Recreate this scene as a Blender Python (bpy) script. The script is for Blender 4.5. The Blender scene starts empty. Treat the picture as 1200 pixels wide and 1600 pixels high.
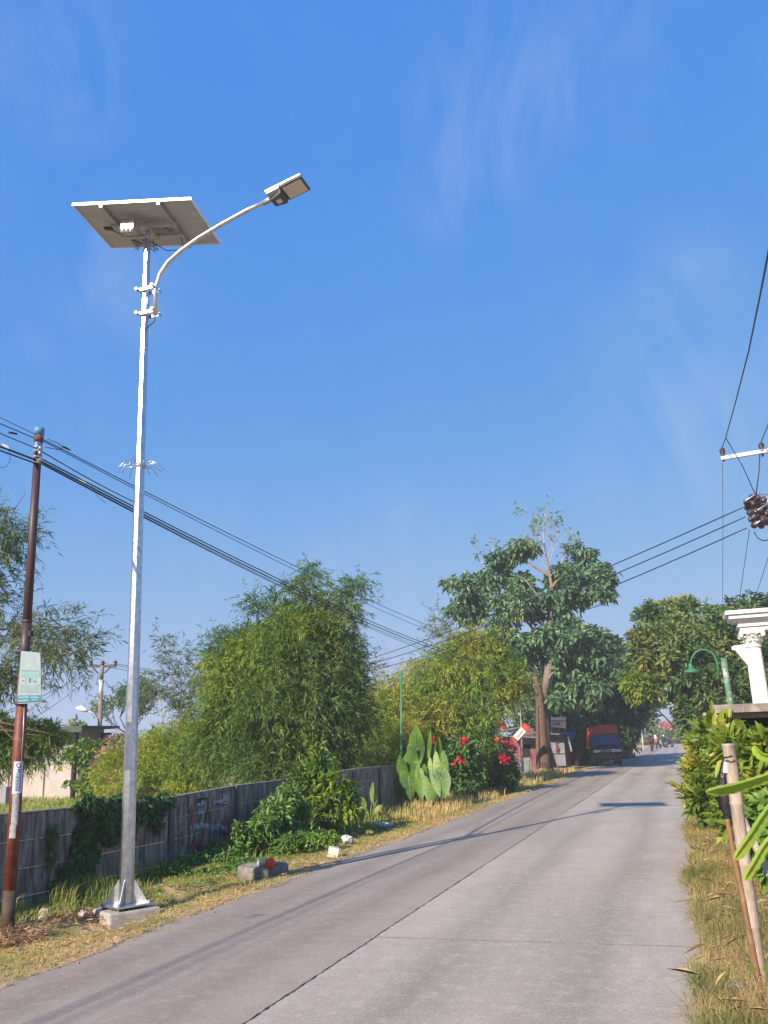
import bpy, bmesh, math, random
import numpy as np
from mathutils import Vector, Matrix
rnd = random.Random(7)
rng = np.random.default_rng(7)
R = math.radians
sc = bpy.context.scene
C = sc.collection

# ------------------------------------------------------------------ camera
H = 1.6; FPX = 1350.0
PITCH, YAW, ROLL = R(15.1787), R(-17.8805), R(-2.2)
Fv = Vector((math.sin(YAW)*math.cos(PITCH), math.cos(YAW)*math.cos(PITCH), math.sin(PITCH)))
R0 = Vector((math.cos(YAW), -math.sin(YAW), 0)); U0 = R0.cross(Fv)
Rv = R0*math.cos(ROLL) + U0*math.sin(ROLL); Uv = -R0*math.sin(ROLL) + U0*math.cos(ROLL)
cam = bpy.data.cameras.new('camera'); camo = bpy.data.objects.new('camera', cam); C.objects.link(camo)
camo.matrix_world = Matrix(((Rv.x, Uv.x, -Fv.x, 0), (Rv.y, Uv.y, -Fv.y, 0), (Rv.z, Uv.z, -Fv.z, H), (0, 0, 0, 1)))
cam.sensor_fit = 'VERTICAL'; cam.sensor_height = 24; cam.sensor_width = 18; cam.lens = FPX/1600*24
cam.clip_start = .05; cam.clip_end = 3000
sc.camera = camo
# ------------------------------------------------------------------ sky, sun, exposure
SUN_AZ, SUN_EL = R(198.2), R(29.6)
sdir = Vector((math.sin(SUN_AZ)*math.cos(SUN_EL), math.cos(SUN_AZ)*math.cos(SUN_EL), math.sin(SUN_EL)))
sl = bpy.data.lights.new('sun', 'SUN'); slo = bpy.data.objects.new('sun', sl); C.objects.link(slo)
sl.energy = 4.3; sl.angle = R(.5); sl.color = (1, .88, .70)
slo.rotation_euler = sdir.to_track_quat('Z', 'Y').to_euler(); slo.location = (0, -20, 30)
sc.view_settings.view_transform = 'Standard'; sc.view_settings.look = 'None'
sc.view_settings.gamma = 1; sc.view_settings.use_curve_mapping = False
sc.view_settings.exposure = 1.0

def ray(px, py): return Fv*FPX + Rv*(px-600) + Uv*(800-py)
def at(px, py, Y=None, X=None, Z=None):
    d = ray(px, py)
    t = Y/d.y if Y is not None else (X/d.x if X is not None else (Z-H)/d.z)
    return Vector((0, 0, H)) + d*t
def dist(P): return (Vector(P)-Vector((0, 0, H))).dot(Fv)

w = bpy.data.worlds.new('World'); sc.world = w; w.use_nodes = True
nt = w.node_tree; N = nt.nodes; L = nt.links; N.clear()
def nd(t, **k):
    n = N.new(t)
    for a, b in k.items(): setattr(n, a, b)
    return n
sky = nd('ShaderNodeTexSky', sky_type='NISHITA', sun_disc=False, sun_elevation=SUN_EL, sun_rotation=SUN_AZ,
         altitude=0, air_density=1.0, dust_density=.6, ozone_density=3.0)
tc = nd('ShaderNodeTexCoord')
def mth(op, a, b=None, c=None, clamp=False):
    n = nd('ShaderNodeMath', operation=op, use_clamp=clamp)
    for i, v in enumerate((a, b, c)):
        if v is None: continue
        if isinstance(v, (int, float)): n.inputs[i].default_value = v
        else: L.new(v, n.inputs[i])
    return n.outputs[0]
# the camera's soft contrast curve: gentler gradient towards the horizon than the raw sky
sep = nd('ShaderNodeSeparateColor'); com = nd('ShaderNodeCombineColor'); L.new(sky.outputs[0], sep.inputs[0])
for i_, (g_, k_) in enumerate(((.771, .093), (.363, .250), (.02, .755))):
    L.new(mth('MULTIPLY', mth('POWER', sep.outputs[i_], g_), k_/.296), com.inputs[i_])
mp = nd('ShaderNodeMapping'); mp.inputs['Rotation'].default_value = (0, R(-14), R(8)); mp.inputs['Scale'].default_value = (4.6, 2.4, 2.2)
L.new(tc.outputs['Generated'], mp.inputs[0])
n1 = nd('ShaderNodeTexNoise'); n1.inputs['Scale'].default_value = 1.7; n1.inputs['Detail'].default_value = 9; n1.inputs['Roughness'].default_value = .66; n1.inputs['Distortion'].default_value = 1.1
L.new(mp.outputs[0], n1.inputs[0])
wisps = [((760, 150), .11, .9), ((720, 290), .08, .8), ((100, 90), .10, 1.1), ((180, 430), .09, .9), ((1090, 620), .17, .9), ((1020, 720), .10, .5), ((50, 541), .03, .7), ((622, 797), .05, .7),
         ((430, 950), .15, .7), ((630, 950), .13, .8), ((1080, 420), .08, .5), ((950, 60), .12, .5)]
acc = None
for (px, py), rad, amp in wisps:
    d = ray(px, py).normalized()
    vm = nd('ShaderNodeVectorMath', operation='DISTANCE'); vm.inputs[1].default_value = d
    L.new(tc.outputs['Generated'], vm.inputs[0])
    m = mth('MULTIPLY_ADD', vm.outputs['Value'], -1/rad, 1.0, clamp=True)
    m = mth('MULTIPLY', m, amp)
    acc = m if acc is None else mth('ADD', acc, m)
acc = mth('ADD', acc, .10, clamp=False)
cl = nd('ShaderNodeMapRange'); L.new(n1.outputs[0], cl.inputs[0]); cl.inputs[1].default_value = .38; cl.inputs[2].default_value = .80; cl.inputs[3].default_value = 0; cl.inputs[4].default_value = 1
cm = mth('MULTIPLY', cl.outputs[0], acc)
cm = mth('MULTIPLY', cm, .44, clamp=True)
mx = nd('ShaderNodeMix', data_type='RGBA'); L.new(cm, mx.inputs[0]); L.new(com.outputs[0], mx.inputs[6]); mx.inputs[7].default_value = (1.8, 2.15, 2.8, 1)
# pale dusty air low over the horizon
sx_ = nd('ShaderNodeSeparateXYZ'); L.new(tc.outputs['Generated'], sx_.inputs[0])
lowf = mth('MULTIPLY', mth('POWER', mth('SUBTRACT', 1.0, mth('MINIMUM', mth('MAXIMUM', mth('DIVIDE', sx_.outputs[2], .36), 0), 1)), 1.6), .55)
mx2 = nd('ShaderNodeMix', data_type='RGBA'); L.new(lowf, mx2.inputs[0]); L.new(mx.outputs[2], mx2.inputs[6]); mx2.inputs[7].default_value = (1.62, 1.88, 2.52, 1)
bg = nd('ShaderNodeBackground'); bg.inputs[1].default_value = .15
L.new(mx2.outputs[2], bg.inputs[0])
wo = nd('ShaderNodeOutputWorld'); L.new(bg.outputs[0], wo.inputs[0])

# ------------------------------------------------------------------ materials
def new_mat(name):
    m = bpy.data.materials.new(name); m.use_nodes = True
    return m, m.node_tree.nodes, m.node_tree.links, m.node_tree.nodes['Principled BSDF']
def srgb(c): return tuple(c) + (1,)
def mat(name, c1, c2=None, scale=8, rough=.7, metal=0, bump=0, bscale=None, detail=6, spec=.4, lo=.35, hi=.65, stretch=None, c3=None, s3=1.5, lo3=.5, hi3=.7, st3=None):
    """two-tone noise over world position, optional third tone patches, optional bump"""
    m, n, l, p = new_mat(name)
    p.inputs['Roughness'].default_value = rough; p.inputs['Metallic'].default_value = metal
    p.inputs['Specular IOR Level'].default_value = spec
    c2 = c2 or tuple(v*.8 for v in c1)
    g = n.new('ShaderNodeNewGeometry')
    def coord(st):
        if st is None: return g.outputs['Position']
        mpn = n.new('ShaderNodeMapping'); mpn.inputs['Scale'].default_value = st; l.new(g.outputs['Position'], mpn.inputs[0]); return mpn.outputs[0]
    def noise(s, st, det=detail):
        t = n.new('ShaderNodeTexNoise'); t.inputs['Scale'].default_value = s; t.inputs['Detail'].default_value = det; t.inputs['Roughness'].default_value = .6
        l.new(coord(st), t.inputs[0]); return t.outputs[0]
    a = noise(scale, stretch)
    mr = n.new('ShaderNodeMapRange'); l.new(a, mr.inputs[0]); mr.inputs[1].default_value = lo; mr.inputs[2].default_value = hi
    mi = n.new('ShaderNodeMix'); mi.data_type = 'RGBA'; l.new(mr.outputs[0], mi.inputs[0]); mi.inputs[6].default_value = srgb(c1); mi.inputs[7].default_value = srgb(c2)
    out = mi.outputs[2]
    if c3:
        b = noise(s3, st3)
        mr3 = n.new('ShaderNodeMapRange'); l.new(b, mr3.inputs[0]); mr3.inputs[1].default_value = lo3; mr3.inputs[2].default_value = hi3
        m3 = n.new('ShaderNodeMix'); m3.data_type = 'RGBA'; l.new(mr3.outputs[0], m3.inputs[0]); l.new(out, m3.inputs[6]); m3.inputs[7].default_value = srgb(c3); out = m3.outputs[2]
    l.new(out, p.inputs['Base Color'])
    if bump:
        bb = noise(bscale or scale*4, None)
        bn = n.new('ShaderNodeBump'); bn.inputs['Strength'].default_value = bump; bn.inputs['Distance'].default_value = .02
        l.new(bb, bn.inputs['Height']); l.new(bn.outputs[0], p.inputs['Normal'])
    return m
def leafmat(name, cols, transl=.3, rough=.5, cs=.8, spec=.35, cvar=.35, iw=.55):
    """cols: list of (pos, rgb) picked per leaf, shifted by a clump noise in space"""
    m, n, l, p = new_mat(name)
    g = n.new('ShaderNodeNewGeometry')
    t = n.new('ShaderNodeTexNoise'); t.inputs['Scale'].default_value = cs; t.inputs['Detail'].default_value = 3; l.new(g.outputs['Position'], t.inputs[0])
    a = n.new('ShaderNodeMath'); a.operation = 'MULTIPLY_ADD'; l.new(t.outputs[0], a.inputs[0]); a.inputs[1].default_value = 5.5*cvar; a.inputs[2].default_value = -2.75*cvar+.5-.5*iw
    b = n.new('ShaderNodeMath'); b.operation = 'MULTIPLY_ADD'; b.use_clamp = True; l.new(g.outputs['Random Per Island'], b.inputs[0]); b.inputs[1].default_value = iw; l.new(a.outputs[0], b.inputs[2])
    r = n.new('ShaderNodeValToRGB'); l.new(b.outputs[0], r.inputs[0])
    e = r.color_ramp.elements
    while len(e) < len(cols): e.new(.5)
    for i, (q, c) in enumerate(cols): e[i].position = q; e[i].color = srgb(c)
    l.new(r.outputs[0], p.inputs['Base Color']); p.inputs['Roughness'].default_value = rough; p.inputs['Specular IOR Level'].default_value = spec
    tr = n.new('ShaderNodeBsdfTranslucent')
    hv = n.new('ShaderNodeHueSaturation'); hv.inputs['Hue'].default_value = .49; hv.inputs['Saturation'].default_value = 1.15; hv.inputs['Value'].default_value = 1.5; l.new(r.outputs[0], hv.inputs['Color']); l.new(hv.outputs[0], tr.inputs[0])
    ms = n.new('ShaderNodeMixShader'); ms.inputs[0].default_value = transl
    l.new(p.outputs[0], ms.inputs[1]); l.new(tr.outputs[0], ms.inputs[2])
    l.new(ms.outputs[0], n['Material Output'].inputs[0])
    return m
M = {}
M['galvpole'] = mat('galvanised_pole_steel', (.68, .70, .72), (.44, .47, .52), 16, .25, .95, .03, 60, c3=(.42, .45, .5), s3=5, lo3=.55, hi3=.7, st3=(3, 3, .4))
M['galv'] = mat('galvanised_steel', (.62, .64, .66), (.45, .48, .52), 30, .32, .85, .05, 60)
M['galv_dull'] = mat('dull_galvanised_steel', (.5, .51, .52), (.36, .38, .4), 20, .45, .7)
M['white_frame'] = mat('white_aluminium', (.8, .8, .8), (.72, .72, .72), 10, .35, .3)
M['cell'] = mat('panel_backsheet', (.40, .43, .48), (.33, .36, .41), 3, .55)
M['cell_line'] = mat('panel_seam', (.62, .61, .6), None, 3, .5)
M['glassdark'] = mat('dark_solar_glass', (.01, .015, .04), None, 3, .08, 0, spec=.6)
M['darkcast'] = mat('dark_cast_metal', (.10, .11, .12), (.07, .075, .085), 20, .45, .3)
M['lens'] = mat('lamp_lens', (.62, .57, .50), (.52, .49, .44), 20, .25)
M['rust'] = mat('red_oxide_paint', (.17, .035, .022), (.10, .03, .025), 6, .55, 0, .2, 40, c3=(.22, .07, .035), s3=14, lo3=.5, hi3=.68, stretch=(4, 4, .6))
M['rust_dark'] = mat('brown_pole_paint', (.075, .04, .04), (.05, .03, .032), 8, .5, 0, .1, 40, stretch=(4, 4, .6))
M['rust_dirt'] = mat('dirty_pole_foot', (.085, .055, .035), (.05, .035, .025), 12, .8, 0, .2, 40)
M['bluecap'] = mat('blue_plastic', (.10, .25, .48), (.07, .18, .36), 10, .4)
M['black'] = mat('black_rubber', (.012, .013, .016), (.02, .02, .024), 10, .5)
M['cable'] = mat('black_cable', (.015, .018, .028), (.02, .022, .035), 4, .5)
M['greywire'] = mat('grey_wire', (.10, .11, .13), None, 4, .5)
M['concrete_r'] = None
M['fence'] = mat('weathered_precast_concrete', (.30, .255, .205), (.095, .08, .065), 5, .9, 0, .35, 30, lo=.33, hi=.6, stretch=(1, 2.6, .45), c3=(.36, .31, .26), s3=3.4, lo3=.52, hi3=.7, st3=(1, 2, .7))
M['fence_post'] = mat('fence_post_concrete', (.15, .14, .13), (.06, .055, .055), 6, .9, 0, .3, 30, stretch=(2, 2, .5))
M['cap'] = mat('worn_fence_edge', (.50, .46, .42), (.22, .21, .2), 12, .9, 0, .2, 30)
M['block'] = mat('footing_concrete', (.40, .38, .35), (.27, .25, .23), 7, .9, 0, .3, 40, c3=(.14, .15, .10), s3=9, lo3=.55, hi3=.7)
M['rubble'] = mat('rubble', (.42, .36, .32), (.25, .21, .18), 14, .9, 0, .4, 40)
M['stone'] = mat('grey_stone', (.25, .22, .19), (.13, .12, .105), 14, .9, 0, .4, 40)
M['bark'] = mat('brown_bark', (.165, .095, .06), (.08, .05, .038), 9, .9, 0, .6, 25, stretch=(2, 2, .6))
M['bark_pale'] = mat('pale_bark', (.40, .36, .33), (.26, .23, .21), 7, .85)
M['bark_dark'] = mat('dark_bark', (.07, .055, .045), (.04, .03, .025), 9, .9)
M['culm'] = mat('bamboo_culm', (.16, .17, .07), (.24, .2, .09), 4, .6)
M['drybamboo'] = mat('dry_bamboo', (.42, .34, .28), (.27, .215, .175), 9, .6, 0, .15, 40, stretch=(6, 6, .7), c3=(.13, .105, .09), s3=5, lo3=.54, hi3=.72)
M['redbamboo'] = mat('orange_bamboo', (.28, .145, .07), (.16, .09, .055), 8, .6, stretch=(5, 5, .8))
M['stalk'] = mat('green_stalk', (.13, .22, .05), (.2, .27, .07), 8, .5)
M['whitepaint'] = mat('white_paint', (.70, .69, .67), (.60, .59, .57), 8, .6, 0, .1, 30, c3=(.40, .38, .34), s3=4, lo3=.58, hi3=.8, st3=(3, 3, .5))
M['greenpaint'] = mat('green_paint', (.03, .19, .09), (.05, .15, .08), 12, .45)
M['greenwood'] = mat('flaking_green_wood', (.05, .17, .09), (.10, .15, .09), 10, .7, c3=(.35, .36, .33), s3=6, lo3=.5, hi3=.62, stretch=(4, 4, 1))
M['pinkwall'] = mat('pink_grey_plaster', (.42, .36, .34), (.34, .30, .29), 2, .9, c3=(.24, .19, .16), s3=1.2, lo3=.55, hi3=.8)
M['greywall'] = mat('grey_plaster', (.30, .29, .31), (.24, .23, .26), 2, .9)
M['darkgreenroof'] = mat('dark_green_fascia', (.05, .075, .065), (.04, .055, .05), 4, .7)
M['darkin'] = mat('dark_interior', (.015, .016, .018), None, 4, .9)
M['asbestos'] = mat('fibre_cement_sheet', (.30, .27, .25), (.2, .17, .16), 6, .85, c3=(.13, .1, .09), s3=3)
M['tin'] = mat('old_tin_sheet', (.20, .18, .17), (.10, .085, .075), 4, .5, .3)
M['stallwall'] = mat('painted_stall_board', (.22, .22, .25), (.15, .15, .18), 3, .7)  # board colour darkened to stand in for tree shade over the stalls
M['stallpink'] = mat('pink_stall_board', (.20, .075, .085), (.13, .05, .06), 5, .8)  # pink darkened too, the same tree shade put into the colour
M['tealpaint'] = mat('teal_paint', (.12, .2, .2), None, 5, .7)
M['red'] = mat('red_print', (.50, .035, .03), (.42, .03, .03), 10, .5)
M['salmon'] = mat('banner_white', (.72, .62, .60), (.62, .5, .5), 8, .6)
M['darkred'] = mat('dark_red_paint', (.15, .012, .02), None, 10, .6)
M['orange'] = mat('orange_tarpaulin', (.70, .11, .04), (.58, .075, .03), 3, .6, 0, .3, 8)
M['carblack'] = mat('dark_blue_black_paint', (.014, .02, .03), (.016, .02, .028), 5, .25, 0, spec=.5)
M['chrome'] = mat('silver_trim', (.6, .62, .64), (.5, .52, .55), 10, .3, .5)
M['windscreen'] = mat('windscreen_glass', (.015, .03, .06), (.01, .015, .03), 2, .08, 0, spec=.7)
M['headlight'] = mat('headlight_glass', (.75, .72, .68), (.6, .58, .55), 10, .2)
M['platewhite'] = mat('plate_white', (.7, .7, .7), None, 5, .5)
M['blue'] = mat('blue_tarpaulin', (.05, .14, .32), (.04, .1, .24), 4, .6)
M['signgrey'] = mat('faded_sign_sheet', (.25, .31, .34), (.20, .26, .30), 12, .6, c3=(.27, .22, .21), s3=10, lo3=.6, hi3=.75, st3=(6, 6, .6))
M['signteal'] = mat('teal_sign_print', (.03, .15, .21), (.025, .12, .18), 12, .6)
M['signline'] = mat('sign_line_print', (.14, .26, .28), None, 5, .6)
M['signpale'] = mat('pale_sign_print', (.18, .34, .38), None, 5, .6)
M['paper'] = mat('paper', (.72, .72, .74), (.62, .62, .66), 10, .7)
M['blueink'] = mat('blue_ink', (.04, .10, .34), None, 10, .7)
M['tornpaper'] = mat('torn_grey_paper', (.38, .40, .42), (.25, .24, .26), 40, .9, lo=.45, hi=.55)
M['boxwhite'] = mat('dusty_white_card', (.62, .61, .6), (.5, .48, .46), 9, .7)
M['bag'] = mat('white_plastic', (.5, .5, .52), (.38, .38, .41), 10, .35)
M['redplastic'] = mat('orange_red_plastic', (.62, .07, .02), (.5, .04, .02), 10, .35)
M['blackbag'] = mat('black_plastic_bag', (.012, .011, .014), (.02, .018, .022), 8, .35, 0, .4, 20)
M['porcelain'] = mat('brown_porcelain', (.05, .03, .035), (.08, .045, .045), 10, .2)
M['polecon'] = mat('pole_concrete', (.40, .37, .34), (.30, .27, .25), 6, .9)
M['polecon2'] = mat('far_pole_concrete', (.24, .20, .17), (.16, .13, .12), 6, .9)
M['skin'] = mat('skin', (.22, .12, .08), None, 5, .6)
M['clothdark'] = mat('dark_cloth', (.02, .02, .028), None, 5, .9)
M['clothred'] = mat('maroon_cloth', (.10, .015, .02), None, 5, .9)
M['clothpink'] = mat('pink_cloth', (.62, .12, .14), None, 5, .9)
M['clothwhite'] = mat('white_cloth', (.75, .75, .74), None, 5, .9)
M['clothpurple'] = mat('purple_cloth', (.10, .03, .14), None, 5, .9)
M['motored'] = mat('red_bike_paint', (.35, .02, .03), None, 5, .3)
M['inkblack'] = mat('black_spray', (.02, .02, .022), None, 5, .9)
M['inkred'] = mat('red_spray', (.26, .07, .07), (.16, .08, .075), 30, .9, lo=.45, hi=.55)
M['inkblue'] = mat('blue_spray', (.07, .14, .28), (.1, .12, .18), 30, .9, lo=.45, hi=.55)
M['inkpale'] = mat('pale_spray', (.34, .38, .40), (.17, .18, .19), 20, .9, lo=.45, hi=.55)
# foliage
M['bam_dark'] = leafmat('bamboo_leaf', [(0, (0.059, 0.113, 0.028)), (.45, (0.093, 0.173, 0.035)), (.8, (0.143, 0.226, 0.040)), (1, (0.270, 0.284, 0.050))], .3, .5, .55)
M['bam_yellow'] = leafmat('yellow_bamboo_leaf', [(0, (0.081, 0.165, 0.026)), (.4, (0.165, 0.272, 0.037)), (.75, (0.329, 0.362, 0.053)), (1, (0.493, 0.362, 0.074))], .3, .5, .5)
M['bam_low'] = leafmat('bright_bamboo_leaf', [(0, (0.104, 0.168, 0.028)), (.4, (0.189, 0.286, 0.035)), (.8, (0.321, 0.370, 0.050)), (1, (0.567, 0.353, 0.077))], .32, .5, .45)
M['bam_grey'] = leafmat('grey_green_leaf', [(0, (0.069, 0.114, 0.058)), (.5, (0.110, 0.164, 0.079)), (1, (0.193, 0.228, 0.105))], .25, .5, .8)
M['bigtree'] = leafmat('large_green_leaf', [(0, (0.061, 0.135, 0.070)), (.5, (0.105, 0.200, 0.100)), (.85, (0.165, 0.270, 0.120)), (1, (0.242, 0.302, 0.130))], .25, .38, .7)
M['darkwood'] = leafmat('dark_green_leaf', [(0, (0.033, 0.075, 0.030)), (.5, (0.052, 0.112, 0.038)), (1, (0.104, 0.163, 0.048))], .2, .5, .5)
M['mango'] = leafmat('olive_green_leaf', [(0, (0.050, 0.108, 0.034)), (.45, (0.094, 0.172, 0.048)), (.8, (0.172, 0.230, 0.067)), (1, (0.296, 0.259, 0.073))], .25, .42, .6)
M['yelltree'] = leafmat('lime_leaf', [(0, (.06, .13, .03)), (.5, (.13, .24, .03)), (1, (.26, .27, .05))], .35, .45, 1)
M['croton'] = leafmat('yellow_green_leaf', [(0, (.05, .11, .02)), (.4, (.11, .19, .03)), (.75, (.25, .31, .045)), (1, (.40, .31, .06))], .32, .38, 1.2)
M['shrub'] = leafmat('shrub_leaf', [(0, (0.052, 0.117, 0.025)), (.5, (0.104, 0.195, 0.030)), (.85, (0.247, 0.325, 0.030)), (1, (0.416, 0.390, 0.030))], .3, .4, 2.0)
M['weed'] = leafmat('weed_leaf', [(0, (0.057, 0.130, 0.026)), (.5, (0.114, 0.227, 0.040)), (1, (0.212, 0.325, 0.059))], .28, .5, 1.5)
M['vine'] = leafmat('vine_leaf', [(0, (0.023, 0.058, 0.017)), (.5, (0.046, 0.104, 0.024)), (.9, (0.078, 0.143, 0.036)), (1, (0.143, 0.104, 0.036))], .2, .5, 1.5)
M['flowerbush'] = leafmat('bush_leaf', [(0, (0.047, 0.118, 0.029)), (.5, (0.094, 0.187, 0.046)), (1, (0.187, 0.281, 0.066))], .28, .45, 1)
M['taro'] = leafmat('taro_leaf', [(0, (.035, .10, .02)), (.5, (.08, .18, .025)), (1, (.17, .27, .035))], .3, .45, 1.6, cvar=.6, iw=.8)
M['heli'] = leafmat('canna_leaf', [(0, (.09, .19, .04)), (.6, (.17, .27, .06)), (1, (.27, .3, .09))], .4, .4, 3, cvar=.8)
M['cactus'] = leafmat('cactus_stem', [(0, (.20, .32, .03)), (.5, (.25, .37, .035)), (1, (.30, .36, .05))], .15, .45, 6, cvar=.8)
M['grassgreen'] = leafmat('green_grass', [(0, (.11, .19, .035)), (.5, (.23, .30, .06)), (1, (.42, .36, .10))], .35, .6, .9)
M['grassdry'] = leafmat('dry_grass', [(0, (.24, .26, .08)), (.4, (.50, .39, .15)), (.8, (.66, .48, .22)), (1, (.56, .33, .15))], .3, .65, .7)
M['grasslong'] = leafmat('mixed_long_grass', [(0, (.12, .17, .04)), (.4, (.25, .25, .07)), (.75, (.46, .36, .15)), (1, (.55, .36, .19))], .32, .6, 1.3, cvar=.4)
M['straw'] = leafmat('dead_straw', [(0, (.28, .18, .11)), (1, (.48, .33, .22))], .2, .8, 2)
M['strawpale'] = leafmat('pale_straw', [(0, (.45, .30, .14)), (.5, (.60, .44, .24)), (1, (.38, .22, .12))], .25, .7, 2)
M['cassava'] = leafmat('light_green_leaf', [(0, (.07, .15, .035)), (.5, (.13, .25, .06)), (1, (.22, .33, .09))], .35, .45, 1.5)
M['vein'] = mat('pale_leaf_vein', (.16, .24, .06), (.2, .28, .08), 8, .5)
M['hedge'] = leafmat('far_hedge_leaf', [(0, (.08, .14, .045)), (.5, (.15, .20, .06)), (1, (.26, .25, .09))], .3, .6, .15)
M['petalred'] = leafmat('red_petal', [(0, (.50, .02, .045)), (1, (.62, .035, .06))], .3, .5)
M['petalorange'] = leafmat('salmon_petal', [(0, (.50, .11, .06)), (1, (.60, .16, .09))], .3, .5)
M['petalpink'] = leafmat('pink_petal', [(0, (.50, .20, .22)), (1, (.6, .32, .30))], .3, .5)
M['limb'] = mat('grey_brown_limb', (.24, .19, .155), (.16, .125, .10), 9, .9)
M['twiggrey'] = mat('grey_twig', (.42, .38, .36), (.32, .28, .26), 9, .9)
M['twig'] = mat('dry_twig', (.36, .30, .28), (.26, .21, .2), 6, .9)

# ground material: soil, straw and grass patches
def ground_mat():
    m, n, l, p = new_mat('soil_and_dry_grass')
    g = n.new('ShaderNodeNewGeometry')
    def noise(s, d=8, r=.6):
        t = n.new('ShaderNodeTexNoise'); t.inputs['Scale'].default_value = s; t.inputs['Detail'].default_value = d; t.inputs['Roughness'].default_value = r; l.new(g.outputs['Position'], t.inputs[0]); return t.outputs[0]
    def mix(f, a, b, lo=.4, hi=.6):
        mr = n.new('ShaderNodeMapRange'); l.new(f, mr.inputs[0]); mr.inputs[1].default_value = lo; mr.inputs[2].default_value = hi
        k = n.new('ShaderNodeMix'); k.data_type = 'RGBA'; l.new(mr.outputs[0], k.inputs[0])
        for i, v in ((6, a), (7, b)):
            if isinstance(v, tuple): k.inputs[i].default_value = srgb(v)
            else: l.new(v, k.inputs[i])
        return k.outputs[2]
    c = mix(noise(3), (.38, .25, .14), (.50, .35, .20))
    c = mix(noise(.8), c, (.16, .17, .06), .50, .64)
    c = mix(noise(25, 4), c, (.50, .38, .24), .52, .7)
    l.new(c, p.inputs['Base Color']); p.inputs['Roughness'].default_value = .95
    b = n.new('ShaderNodeBump'); b.inputs['Strength'].default_value = .5; b.inputs['Distance'].default_value = .03; l.new(noise(18), b.inputs['Height']); l.new(b.outputs[0], p.inputs['Normal'])
    return m
M['ground'] = ground_mat()
def road_mat(name, base, alt, dark):
    """brushed, dusty concrete: fine grain, cross brushing, tyre-darkened bands along the lane, oil spots"""
    m, n, l, p = new_mat(name)
    g = n.new('ShaderNodeNewGeometry')
    def noise(s, d=8, r=.6, st=None):
        t = n.new('ShaderNodeTexNoise'); t.inputs['Scale'].default_value = s; t.inputs['Detail'].default_value = d; t.inputs['Roughness'].default_value = r
        if st:
            k = n.new('ShaderNodeMapping'); k.inputs['Scale'].default_value = st; l.new(g.outputs['Position'], k.inputs[0]); l.new(k.outputs[0], t.inputs[0])
        else: l.new(g.outputs['Position'], t.inputs[0])
        return t.outputs[0]
    def mix(f, a, b, lo=.4, hi=.6, amt=1):
        mr = n.new('ShaderNodeMapRange'); l.new(f, mr.inputs[0]); mr.inputs[1].default_value = lo; mr.inputs[2].default_value = hi; mr.inputs[4].default_value = amt
        k = n.new('ShaderNodeMix'); k.data_type = 'RGBA'; l.new(mr.outputs[0], k.inputs[0])
        for i, v in ((6, a), (7, b)):
            if isinstance(v, tuple): k.inputs[i].default_value = srgb(v)
            else: l.new(v, k.inputs[i])
        return k.outputs[2]
    c = mix(noise(.7, 5), base, alt, .35, .65)
    c = mix(noise(1.0, 7, .6, (.9, .10, 1)), c, dark, .44, .68, .8)       # long worn bands along the lane
    c = mix(noise(1.6, 8, .65, (.4, 2.2, 1)), c, tuple(v*.86 for v in base), .5, .7, .35)
    c = mix(noise(2.3, 10, .78), c, tuple(v*.66 for v in base), .53, .72, .6)
    sx = n.new('ShaderNodeSeparateXYZ'); l.new(g.outputs['Position'], sx.inputs[0])
    def mm(op, a_, b_):
        q = n.new('ShaderNodeMath'); q.operation = op
        for i_, v_ in ((0, a_), (1, b_)):
            if isinstance(v_, (int, float)): q.inputs[i_].default_value = v_
            else: l.new(v_, q.inputs[i_])
        return q.outputs[0]
    wob = mm('MULTIPLY', mm('SUBTRACT', noise(.5, 4, .6, (.3, .35, 1)), .5), .9); trk = None
    for cx in (-.85, -2.0, -3.35, -4.45):      # rubber and oil polished into the wheel paths
        d_ = mm('ABSOLUTE', mm('ADD', mm('SUBTRACT', sx.outputs[0], cx), wob), 0); e_ = mm('MAXIMUM', mm('SUBTRACT', 1.0, mm('MULTIPLY', d_, 2.6)), 0)
        trk = e_ if trk is None else mm('ADD', trk, e_)
    c = mix(mm('MULTIPLY', trk, mm('ADD', noise(1.1, 8, .7, (1, .25, 1)), .1)), c, tuple(v*.56 for v in base), .08, .75, .78)
    c = mix(noise(7, 8, .8), c, tuple(v*1.18 for v in alt), .5, .62, .5)
    c = mix(noise(34, 6, .85), c, tuple(v*.55 for v in base), .50, .62, .62)
    c = mix(noise(50, 5, .85), c, tuple(min(1, v*1.6) for v in base), .52, .64, .6)
    c = mix(noise(90, 3, .8), c, tuple(v*.40 for v in base), .55, .66, .6)
    c = mix(noise(1.0, 9, .62), c, tuple(v*.28 for v in base), .655, .73, .8)
    l.new(c, p.inputs['Base Color']); p.inputs['Roughness'].default_value = .82; p.inputs['Specular IOR Level'].default_value = .3
    b = n.new('ShaderNodeBump'); b.inputs['Strength'].default_value = .35; b.inputs['Distance'].default_value = .006
    l.new(noise(110, 5, .7), b.inputs['Height'])
    b2 = n.new('ShaderNodeBump'); b2.inputs['Strength'].default_value = .25; b2.inputs['Distance'].default_value = .01
    l.new(noise(9, 6, .7, (.3, 2.5, 1)), b2.inputs['Height']); l.new(b.outputs[0], b2.inputs['Normal']); l.new(b2.outputs[0], p.inputs['Normal'])
    return m
M['road_l'] = road_mat('worn_warm_concrete', (.30, .25, .212), (.35, .29, .248), (.20, .172, .15))
M['road_r'] = road_mat('pale_brushed_concrete', (.37, .318, .275), (.43, .37, .32), (.25, .215, .19))
M['joint'] = mat('joint_grit', (.11, .10, .09), (.18, .16, .14), 30, .95)

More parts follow.
